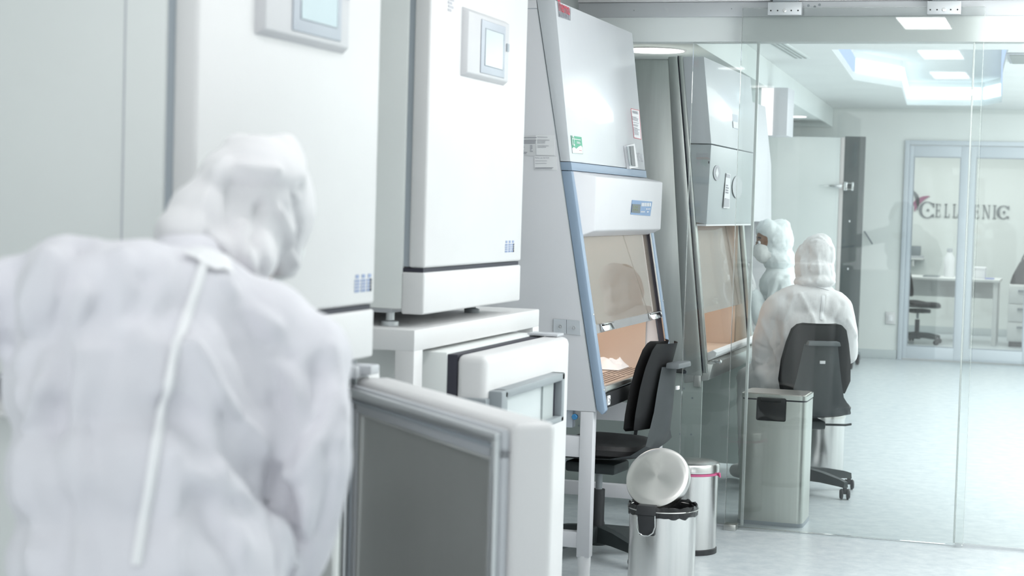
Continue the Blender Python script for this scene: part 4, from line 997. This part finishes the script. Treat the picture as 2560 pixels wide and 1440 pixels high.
obj('hinge_block', MB().hexa([(a.x, yb_-.012, b_.z), (b_.x, yb_-.012, b_.z), (b_.x, yb_+.035, b_.z), (a.x, yb_+.035, b_.z), (a.x+.004, yb_-.004, a.z), (b_.x-.004, yb_-.004, a.z), (b_.x-.004, yb_+.035, a.z), (a.x+.004, yb_+.035, a.z)], .003)
    .hexa([(d_.x, yb_-.004, d_.z), (c_.x, yb_-.004, d_.z), (c_.x, yb_+.03, d_.z), (d_.x, yb_+.03, d_.z), (a.x+.006, yb_-.010, b_.z), (b_.x-.002, yb_-.010, b_.z), (b_.x-.002, yb_+.03, b_.z), (a.x+.006, yb_+.03, b_.z)], .003), m_black, nb)
hw = [(1593, 1292), (1592, 1318), (1597, 1332), (1607, 1339), (1621, 1340), (1632, 1333), (1637, 1318), (1637, 1290)]
obj('carry_handle', MB().tube([hpx(x, y, yb_-.014) for x, y in hw], .0022, 8), m_chrome, nb)
# the second round bin, closed, pink band
p2 = at(1740, 1370, z=0); h2b = at(1745, 1175, y=p2.y-.1).z
cb = round_bin('closed round stainless step bin with a pink band under its lid', -1.475, 7.30, .113, .345, False)
obj('pink_band', MB().lathe([(.114, -.006), (.117, -.004), (.117, .004), (.114, .006)], 60, c=(-1.475, 7.30, .338)).tube([(-1.475+.113, 7.28, .338), (-1.475+.127, 7.27, .343), (-1.475+.129, 7.27, .329), (-1.475+.115, 7.28, .336)], .004, 8), m_pink, cb)
sb = round_bin('small round stainless step bin standing behind the occupied chair', -1.235, 9.80, .105, .315, False)
# rectangular bin
RX0, RX1, RYa, RYb = -1.405, -1.105, 8.05, 8.30
rb = thing('rectangular_bin', 'tall rectangular satin steel bin with black latch behind the glass', 'bin', ((RX0+RX1)/2, 8.17, 0))
def rrect(x0, x1, y0, y1, r, z0, z1, n=6):
    pts = []
    for cx, cy, a0 in ((x1-r, y1-r, 0), (x0+r, y1-r, 90), (x0+r, y0+r, 180), (x1-r, y0+r, 270)):
        for k in range(n+1):
            a = math.radians(a0+90*k/n); pts.append((cx+r*math.cos(a), cy+r*math.sin(a)))
    return MB().prism(pts, 'z', z0, z1)
obj('plinth', rrect(RX0-.002, RX1+.002, RYa-.002, RYb+.002, .03, 0, .018), m_gasket, rb)
obj('bin_body', rrect(RX0, RX1, RYa, RYb, .03, .018, .578), m_steelrect, rb)
obj('lid_gap', rrect(RX0+.002, RX1-.002, RYa+.002, RYb-.002, .028, .578, .585), m_dark, rb)
lidr = obj('bin_lid', rrect(RX0-.002, RX1+.002, RYa-.002, RYb+.002, .032, .585, .605), m_steelrect, rb)
obj('lid_top', rrect(RX0+.008, RX1-.008, RYa+.008, RYb-.008, .025, .605, .609), mat('warm_steel_top', (.62, .58, .55), .3, .9), lidr)
obj('latch', MB().box(-1.332, -1.195, RYa-.016, RYa+.002, .485, .592, .008).box(-1.31, -1.217, RYa-.024, RYa-.012, .575, .592, .003), m_black, rb)

# ------------------------------------------------------------ people
CAMR = M4.to_3x3()
class Fig:
    def __init__(s): s.bm = bmesh.new()
    def e(s, c, rx, ry, rd, roll=0, M=None):
        Mr = (M if M is not None else CAMR).to_4x4()
        Mt = Matrix.Translation(c) @ Mr @ Matrix.Rotation(math.radians(roll), 4, 'Z') @ Matrix.Diagonal((rx, ry, rd, 1))
        bmesh.ops.create_icosphere(s.bm, subdivisions=3, radius=1, matrix=Mt); return s
    def px(s, x, y, d, rx, ry, rd, roll=0):       # photo pixels at depth d, radii in pixels, rd in metres
        k = d/FPX; return s.e(dp(x, y, d), rx*k, ry*k, rd, roll)
    def cap(s, a, ra, b, rb, n=10):
        a, b = V(a), V(b)
        for i in range(n+1):
            t = i/n; r = ra+(rb-ra)*t
            bmesh.ops.create_icosphere(s.bm, subdivisions=2, radius=r, matrix=Matrix.Translation(a+(b-a)*t))
        return s
    def chain(s, pts, n=8):
        for (a, ra), (b, rb) in zip(pts, pts[1:]): s.cap(a, ra, b, rb, n)
        return s
def cam_poly(path):   # polyline helper
    return [V(p) for p in path]
def sculpt(name, fig, m, parent, voxel, smooth=6, crump=None, folds=(), fold_fn=None):
    me0 = bpy.data.meshes.new(name+'_base'); fig.bm.to_mesh(me0); fig.bm.free()
    t = bpy.data.objects.new('tmp', me0); C.objects.link(t)
    r = t.modifiers.new('r', 'REMESH'); r.mode = 'VOXEL'; r.voxel_size = voxel
    sm_ = t.modifiers.new('s', 'SMOOTH'); sm_.iterations = smooth; sm_.factor = .5
    dg = bpy.context.evaluated_depsgraph_get(); me = bpy.data.meshes.new_from_object(t.evaluated_get(dg))
    bpy.data.objects.remove(t); bpy.data.meshes.remove(me0)
    n = len(me.vertices); co = np.empty(n*3); me.vertices.foreach_get('co', co); co = co.reshape(-1, 3)
    no = np.empty(n*3); me.vertex_normals.foreach_get('vector', no); no = no.reshape(-1, 3)
    disp = np.zeros(n)
    if folds:
        bvh = BVHTree.FromPolygons([v.co for v in me.vertices], [p.vertices for p in me.polygons])
        for path, wpx, h in folds:
            pts = []
            for x, y in path:
                rr_ = ray(x, y).normalized(); hit = bvh.ray_cast(O, rr_)
                if hit[0] is not None: pts.append(np.array(hit[0]))
            for k in range(len(pts)-1):
                a, b = pts[k], pts[k+1]; ab = b-a; L2 = max(1e-9, ab @ ab)
                t_ = np.clip(((co-a) @ ab)/L2, 0, 1); d_ = np.linalg.norm(co-(a+t_[:, None]*ab), axis=1)
                g_ = h*np.exp(-(d_/wpx)**2)
                disp = np.where(np.abs(g_) > np.abs(disp*0+0), np.where((np.sign(g_) == np.sign(disp)) & (np.abs(disp) > np.abs(g_)), disp, np.where(np.sign(g_) == np.sign(disp), g_, disp+g_)), disp)
    if crump:
        amp, sc, st_, seed = crump
        for i in range(n):
            p = V((co[i, 0]*sc, co[i, 1]*sc, co[i, 2]*sc*st_+seed))
            q = V((p.x+1.2*noise.noise(p*.6), p.y+1.2*noise.noise(p*.6+V((9, 0, 0))), p.z))
            v_ = 1-2*abs(noise.noise(q)); v2 = 1-2*abs(noise.noise(q*2.3+V((5, 5, 5))))
            disp[i] += amp*(v_**3*(1 if v_ > 0 else 1)-.3)+amp*.45*(max(0, v2)**2-.3)
    co = co+no*disp[:, None]
    org = np.array(ORG.get(root_of(parent).name, V((0, 0, 0)))); me.vertices.foreach_set('co', (co-org).ravel()); me.update()
    for p in me.polygons: p.use_smooth = True
    return link(name, me, m, parent)
def ribbon(name, target, path, wid, m, parent, off=.003, lift=.002):
    me = target.data; org = ORG.get(root_of(parent).name, V((0, 0, 0)))
    bvh = BVHTree.FromPolygons([v.co+org for v in me.vertices], [p.vertices for p in me.polygons])
    pts = []
    for (x0, y0), (x1, y1) in zip(path, path[1:]):
        for k in range(12):
            t = k/12; h = bvh.ray_cast(O, ray(x0+(x1-x0)*t, y0+(y1-y0)*t).normalized())
            if h[0] is not None: pts.append((h[0], h[1]))
    sm = []
    for i in range(len(pts)):
        lo, hi = max(0, i-3), min(len(pts), i+4); P = sum((p[0] for p in pts[lo:hi]), V())/(hi-lo); N = sum((p[1] for p in pts[lo:hi]), V()).normalized(); sm.append((P, N))
    mb = MB(); rows = []
    for i, (P, N) in enumerate(sm):
        T = (sm[min(i+1, len(sm)-1)][0]-sm[max(i-1, 0)][0]).normalized(); B = T.cross(N).normalized(); row = []
        for k in range(7):
            c = P+B*wid*(-1+k/3)/2; h = bvh.find_nearest(c)
            row.append(mb.bm.verts.new((h[0] if h[0] is not None else c)+N*(off+lift*(1-abs(-1+k/3)))))
        rows.append(row)
    for a, b in zip(rows, rows[1:]):
        for k in range(6): mb.bm.faces.new([a[k], a[k+1], b[k+1], b[k]])
    return obj(name, mb, m, parent)
def hand(parent, wrist, fdir, ndir, mirror=1, curl=.5, m=None):
    f = V(fdir).normalized(); n_ = V(ndir); n_ = (n_-f*n_.dot(f)).normalized(); s_ = f.cross(n_)*mirror
    W = V(wrist); fg = Fig(); Q = lambda a, b, c: W+f*a+s_*b+n_*c
    for b in (-.028, -.010, .010, .026): fg.cap(Q(.005, b*.7, 0), .017, Q(.085, b, .002), .0135, 6)
    fg.cap(Q(-.04, 0, 0), .027, Q(.01, 0, 0), .026, 5)
    for b, L_ in ((-.031, .062), (-.011, .078), (.010, .074), (.029, .058)):
        p = Q(.088, b, 0); a = 0; pts = [(p, .0105)]
        for sg, rr_ in ((.45, .0098), (.30, .009), (.25, .0082)):
            a += curl; p = p+(f*math.cos(a)-n_*math.sin(a))*(L_*sg)+s_*(b*.06); pts.append((p, rr_))
        fg.chain(pts, 5)
    t0 = Q(.018, -.030, -.004); t1 = Q(.045, -.055, -.014); t2 = Q(.072, -.062, -.028); t3 = Q(.090, -.058, -.038)
    fg.chain([(t0, .015), (t1, .0125), (t2, .0105), (t3, .009)], 5)
    return sculpt('gloved_hand', fg, m or m_glove, parent, .0032, 3)
def face(parent, c, fwd, k=1.0):
    """head with nose, ears, eyes and a mask; fwd = where it looks"""
    f = V(fwd).normalized(); u = V((0, 0, 1)); u = (u-f*u.dot(f)).normalized(); s_ = f.cross(u); c = V(c)
    Q = lambda a, b, d_: c+(f*a+s_*b+u*d_)*k
    Mh = Matrix([[s_[i], u[i], -f[i]] for i in range(3)])
    fg = Fig(); fg.e(Q(0, 0, .02), .072*k, .10*k, .088*k, M=Mh); fg.e(Q(.02, 0, -.04), .058*k, .075*k, .065*k, M=Mh)
    fg.cap(Q(.085, 0, .01), .009*k, Q(.102, 0, -.022), .013*k, 5)
    for sg in (-1, 1): fg.e(Q(-.005, sg*.072, .0), .010*k, .03*k, .02*k, M=Mh); fg.cap(Q(.074, sg*.02, .035), .008*k, Q(.066, sg*.045, .035), .008*k, 4)
    fg.cap(Q(.088, -.02, -.058), .007*k, Q(.088, .02, -.058), .007*k, 4)
    fg.cap(Q(-.02, 0, -.08), .052*k, Q(-.04, 0, -.17), .055*k, 6)
    h = sculpt('head', fg, m_skin, parent, .006, 3)
    for sg in (-1, 1):
        obj('eye', MB().ball(Q(.076, sg*.031, .014), .0115*k, 2), m_paper, h); obj('iris', MB().ball(Q(.083, sg*.031, .014), .0062*k, 2), m_black, h)
        obj('eyebrow', MB().tube([Q(.080, sg*.016, .040), Q(.078, sg*.034, .045), Q(.066, sg*.052, .038)], .0035*k, 6), m_black, h)
    mk = Fig(); mk.e(Q(.048, 0, -.048), .070*k, .070*k, .066*k, M=Mh); mk.e(Q(.02, 0, -.06), .074*k, .055*k, .06*k, M=Mh); mk.cap(Q(.095, 0, -.01), .016*k, Q(.105, 0, -.05), .02*k, 5)
    sculpt('face_mask', mk, m_mask, parent, .006, 3, crump=(.002, 30, 1, 3))
    return h

# --- the bending person in the foreground
H0 = dp(370, 1500, 2.30)
p1 = thing('person', 'person in white hooded coverall bending over in the left foreground, back to us', 'person', (H0.x, H0.y, 0))
D = 2.35
fg = Fig()
fg.px(180, 745, 2.30, 145, 160, .11, -10); fg.px(330, 760, 2.34, 190, 165, .125); fg.px(480, 790, 2.38, 170, 175, .12); fg.px(640, 850, 2.42, 150, 165, .12, -28)
fg.px(745, 915, 2.42, 135, 150, .10, -30); fg.px(470, 640, 2.52, 95, 70, .09)
fg.px(330, 960, 2.32, 320, 230, .15); fg.px(340, 1180, 2.30, 320, 240, .155); fg.px(370, 1400, 2.29, 350, 230, .16); fg.px(400, 1560, 2.28, 345, 190, .165)
fg.px(590, 1010, 2.36, 130, 190, .10, 15)
K = lambda x, y, d, r: (dp(x, y, d), r*d/FPX)
fg.chain([K(745, 930, 2.40, 128), K(775, 1050, 2.36, 112), K(785, 1150, 2.33, 100), K(770, 1270, 2.36, 90), K(735, 1400, 2.40, 85), K(690, 1540, 2.44, 72)])
fg.chain([K(150, 740, 2.30, 130), K(20, 765, 2.30, 122), K(-120, 800, 2.34, 112), K(-240, 850, 2.42, 95), K(-320, 860, 2.60, 75)])
hipL = dp(250, 1600, 2.27); hipR = dp(520, 1600, 2.29)
for hp, off in ((hipL, (-.03, .02)), (hipR, (.03, .06))):
    kn = V((hp.x+off[0], hp.y+off[1]+.06, .50)); ft = V((hp.x+off[0]*1.5, hp.y+off[1], .09))
    fg.chain([(hp, .125), (kn, .09), (ft, .075)])
    fg.cap((ft.x, ft.y-.02, .055), .055, (ft.x-.03, ft.y+.15, .045), .045, 6)
folds1 = [
 ([(60, 980), (50, 1200), (90, 1430)], .018, .010), ([(130, 1080), (160, 1260), (150, 1430)], .014, -.010), ([(200, 880), (190, 1060), (215, 1200)], .012, .009),
 ([(560, 700), (600, 760), (690, 820)], .016, .008), ([(600, 760), (640, 850), (720, 900)], .014, -.009), ([(420, 660), (390, 760), (330, 860)], .014, .007),
 ([(830, 870), (850, 980), (845, 1100)], .014, .009), ([(690, 1000), (720, 1080), (715, 1150)], .014, -.010), ([(440, 1130), (430, 1290), (450, 1430)], .018, .010), ([(640, 1180), (660, 1290), (700, 1420)], .012, -.010),
 ([(820, 1120), (830, 1220), (800, 1330)], .012, -.009), ([(760, 1150), (770, 1260), (745, 1370)], .012, .008),
 ([(208, 600), (170, 690), (148, 800), (150, 920), (138, 1060)], .020, -.016), ([(262, 600), (205, 740), (118, 960), (80, 1070)], .018, .014),
 ([(40, 660), (20, 760), (10, 880)], .02, -.014), ([(120, 640), (70, 760), (60, 900)], .016, .010),
 ([(470, 870), (540, 985), (640, 1110), (712, 1185)], .016, .020), ([(440, 1010), (540, 1120), (640, 1180)], .03, -.014),
 ([(520, 1040), (545, 1180), (600, 1360)], .02, .010), ([(600, 880), (650, 1000), (760, 1060)], .025, -.010),
 ([(300, 640), (320, 720), (300, 830)], .018, .008), ([(350, 700), (300, 860), (250, 1000)], .02, -.008),
 ([(690, 900), (735, 960), (770, 1040)], .018, .012), ([(800, 920), (780, 1040), (700, 1180)], .018, -.014), ([(840, 980), (800, 1100), (745, 1190)], .014, .010),
 ([(350, 830), (400, 960), (520, 1010)], .02, .008), ([(240, 1050), (230, 1250), (260, 1430)], .025, -.008), ([(470, 1180), (600, 1240), (700, 1330), (730, 1430)], .018, .012),
 ([(700, 1190), (712, 1270), (742, 1360)], .014, -.022), ([(500, 1250), (560, 1350), (600, 1440)], .02, -.010), ([(760, 1200), (830, 1230), (870, 1250)], .02, -.006)]
body1 = sculpt('body', fg, m_cloth, p1, .009, 8, crump=(.0045, 11, .22, 1.3), folds=[(a_, w_*.8, h_*1.25) for a_, w_, h_ in folds1])
ribbon('seam_tape', body1, [(512, 650), (470, 780), (432, 900), (405, 1020), (380, 1180), (358, 1310), (338, 1440)], .013, m_tape, p1, .003, .004)
ribbon('collar_patch', body1, [(488, 630), (530, 650), (580, 672)], .050, m_tape, p1, .006, .002)
# hood
hd_ = Fig()
hd_.px(650, 455, 2.66, 118, 118, .115); hd_.px(690, 410, 2.70, 75, 72, .09); hd_.px(690, 520, 2.72, 88, 125, .10); hd_.px(620, 540, 2.66, 125, 130, .11); hd_.px(700, 620, 2.72, 50, 80, .07, 10)
hd_.px(520, 540, 2.60, 100, 95, .10, 20); hd_.px(575, 455, 2.63, 78, 85, .10, 20); hd_.px(520, 500, 2.61, 80, 60, .09, 40); hd_.px(470, 590, 2.55, 82, 80, .09); hd_.px(620, 390, 2.66, 62, 52, .07); hd_.px(600, 640, 2.58, 95, 90, .09)
hd_.px(715, 372, 2.70, 34, 42, .06); hd_.px(716, 515, 2.74, 72, 125, .12); hd_.px(690, 600, 2.76, 60, 90, .10); hd_.px(600, 370, 2.68, 45, 38, .06); hd_.px(712, 630, 2.74, 40, 70, .07, 12)
foldh = [([(600, 420), (690, 428), (778, 440)], .010, .009), ([(600, 470), (680, 470), (760, 470)], .013, -.008), ([(650, 520), (640, 600), (655, 690)], .011, -.012), ([(690, 520), (720, 590), (735, 660)], .008, .009),
 ([(580, 470), (575, 560), (590, 640)], .014, -.008), ([(560, 400), (500, 520), (480, 600)], .012, .006), ([(735, 480), (750, 560), (740, 640)], .009, -.008), ([(610, 560), (615, 640), (640, 700)], .008, .008), ([(510, 600), (560, 650), (620, 690)], .010, -.010)]
sculpt('hood', hd_, m_hood, p1, .008, 6, crump=(.0018, 12, .5, 4.1), folds=[(a_, w_*.8, h_*1.4) for a_, w_, h_ in foldh])
face(p1, dp(655, 530, 2.74), CAMR @ V((.22, -.35, -.92)), .86)
hand(p1, dp(680, 1590, 2.46), (CAMR @ V((-.2, -.7, -.6))), (CAMR @ V((.8, -.2, .3))), 1, .4)
hand(p1, dp(-325, 850, 2.64), (CAMR @ V((-.1, .2, -1))), (0, 0, 1), -1, .35)

# --- the person on the chair behind the glass
c2 = V((-1.26, 9.12, 0)); fw = V((-math.sin(math.radians(22)), math.cos(math.radians(22)), 0)); rt = V((fw.y, -fw.x, 0))
p2_ = thing('person', 'person in white hooded coverall sitting on the black chair behind the glass, back to us', 'person', (c2.x, c2.y, 0))
fg = Fig()
fg.px(2010, 760, 9.13, 85, 52, .10); fg.px(1955, 780, 9.12, 48, 52, .09, 20); fg.px(2080, 775, 9.13, 55, 50, .09, -20); fg.px(2012, 850, 9.12, 88, 95, .13); fg.px(2012, 920, 9.14, 90, 70, .15)
fg.px(2035, 720, 9.15, 45, 22, .07)
K2 = lambda x, y, d, r: (dp(x, y, d), r*d/FPX)
fg.chain([K2(1942, 780, 9.13, 42), K2(1912, 850, 9.18, 34), K2(1908, 905, 9.24, 30), K2(1900, 915, 9.42, 24)])
fg.chain([K2(2095, 775, 9.13, 40), K2(2113, 830, 9.16, 33), K2(2118, 885, 9.22, 27), K2(2085, 900, 9.42, 22)])
fl = V((-.68, .73, 0)).normalized(); rt = V((fl.y, -fl.x, 0))
for sg in (-1, 1):
    hp = c2+rt*sg*.10+V((0, 0, .575)); kn = c2+fl*.37+rt*sg*.10+V((0, 0, .55)); an = c2+fl*.34+rt*sg*.11+V((0, 0, .10))
    fg.chain([(hp, .095), (kn, .075), (an, .055)]); fg.cap(an-V((0, 0, .045)), .048, an+fl*.12-V((0, 0, .055)), .04, 6)
fg.px(1925, 935, 9.20, 42, 26, .08)
folds2 = [([(2000, 735), (2030, 790), (2042, 830)], .010, .008), ([(1965, 745), (1935, 800), (1950, 850)], .014, -.014), ([(1985, 740), (1960, 800), (1962, 850)], .010, .010), ([(2065, 740), (2058, 800)], .010, .009),
  ([(2105, 760), (2085, 800), (2110, 830)], .012, -.010), ([(1905, 800), (1925, 850), (1945, 900)], .012, .010), ([(1890, 860), (1930, 880), (1950, 860)], .010, -.010), ([(1890, 900), (1920, 915), (1950, 905)], .010, .010), ([(2120, 800), (2140, 840)], .010, .008)]
body2 = sculpt('body', fg, m_cloth2, p2_, .012, 5, crump=(.0035, 9, .45, 7.7), folds=folds2)
ribbon('seam_tape', body2, [(2058, 735), (2057, 770), (2052, 808)], .018, m_tape, p2_)
ribbon('collar_patch', body2, [(2038, 708), (2055, 712), (2075, 716)], .05, m_tape, p2_)
hd_ = Fig()
hd_.px(2045, 636, 9.20, 44, 50, .11); hd_.px(2022, 655, 9.22, 36, 50, .10, 8); hd_.px(2040, 690, 9.17, 50, 30, .095); hd_.px(2050, 610, 9.20, 30, 26, .07); hd_.px(2036, 678, 9.17, 50, 42, .10); hd_.px(2036, 705, 9.15, 54, 20, .10)
sculpt('hood', hd_, m_cloth2, p2_, .009, 3, crump=(.0055, 17, .4, 2.2), folds=[([(2048, 590), (2044, 640), (2048, 700)], .008, .008), ([(2020, 620), (2018, 670), (2030, 700)], .010, -.010), ([(2075, 620), (2078, 670)], .009, -.007), ([(2005, 640), (2005, 690)], .008, .008), ([(2000, 612), (2040, 600), (2080, 620)], .008, .006)])
face(p2_, dp(2036, 645, 9.27), fw+V((0, 0, -.25)), .95)
hand(p2_, dp(1898, 915, 9.50), fw+V((0, 0, -.1)), V((0, 0, 1)), 1, .5); hand(p2_, dp(2078, 902, 9.50), fw+V((-.3, 0, -.1)), V((0, 0, 1)), -1, .5)

# --- the masked person further back, in profile
D3 = 10.45; c3 = dp(1950, 800, D3); c3.z = 0
p3 = thing('person', 'person in white hooded coverall and white face mask, in profile facing left', 'person', (c3.x, c3.y, 0))
fg = Fig()
fg.px(1950, 712, D3, 52, 48, .15); fg.px(1945, 790, D3, 55, 80, .14); fg.px(1950, 880, D3, 58, 60, .15); fg.px(1950, 668, D3, 36, 20, .08)
fg.chain([K2(1955, 712, D3-.14, 34), K2(1942, 790, D3-.17, 28), K2(1905, 800, D3-.12, 24), K2(1885, 740, D3-.10, 20)])
fg.chain([K2(1955, 712, D3+.15, 32), K2(1940, 790, D3+.18, 26), K2(1900, 790, D3+.15, 22)])
for sg in (-1, 1):
    hp = V((c3.x+.02, c3.y+sg*.1, .60)); kn = V((c3.x-.14, c3.y+sg*.12, .56)); an = V((c3.x-.08, c3.y+sg*.12, .10))
    fg.chain([(hp, .10), (kn, .075), (an, .055)]); fg.cap(an-V((0, 0, .045)), .045, an+V((-.13, 0, -.055)), .04, 6)
sculpt('body', fg, m_cloth3, p3, .012, 4, crump=(.004, 9, .5, 11.7), folds=[([(1960, 690), (1935, 740), (1925, 790)], .014, -.014), ([(1975, 690), (1960, 760)], .010, .010), ([(1920, 700), (1905, 750)], .012, .010)])
hd_ = Fig()
hd_.px(1941, 600, D3, 43, 49, .12); hd_.px(1919, 577, D3, 28, 30, .108); hd_.px(1926, 625, D3, 26, 26, .10); hd_.px(1948, 652, D3, 40, 30, .12); hd_.px(1955, 645, D3, 32, 28, .10); hd_.px(1950, 565, D3, 26, 18, .08)
sculpt('hood', hd_, m_cloth3, p3, .009, 3, crump=(.006, 18, .6, 5.5))
face(p3, dp(1929, 607, D3-.02), V((-1, -.35, -.18)), 1.0)
hand(p3, dp(1878, 722, D3-.10), V((-.35, -.1, .9)), V((.2, -.9, 0)), 1, .25)
stl = thing('lab_stool', 'black round lab stool under the masked person', 'stool', (c3.x+.03, c3.y, 0))
obj('seat', MB().lathe([(0, .46), (.16, .46), (.175, .475), (.17, .50), (0, .505)], 32, c=(c3.x+.03, c3.y, 0)), m_fabric, stl)
obj('column', MB().tube([(c3.x+.03, c3.y, .06), (c3.x+.03, c3.y, .46)], .025), m_black, stl)
obj('foot_plate', MB().lathe([(0, 0), (.20, 0), (.20, .012), (.04, .05), (0, .06)], 32, c=(c3.x+.03, c3.y, 0)), m_base, stl)
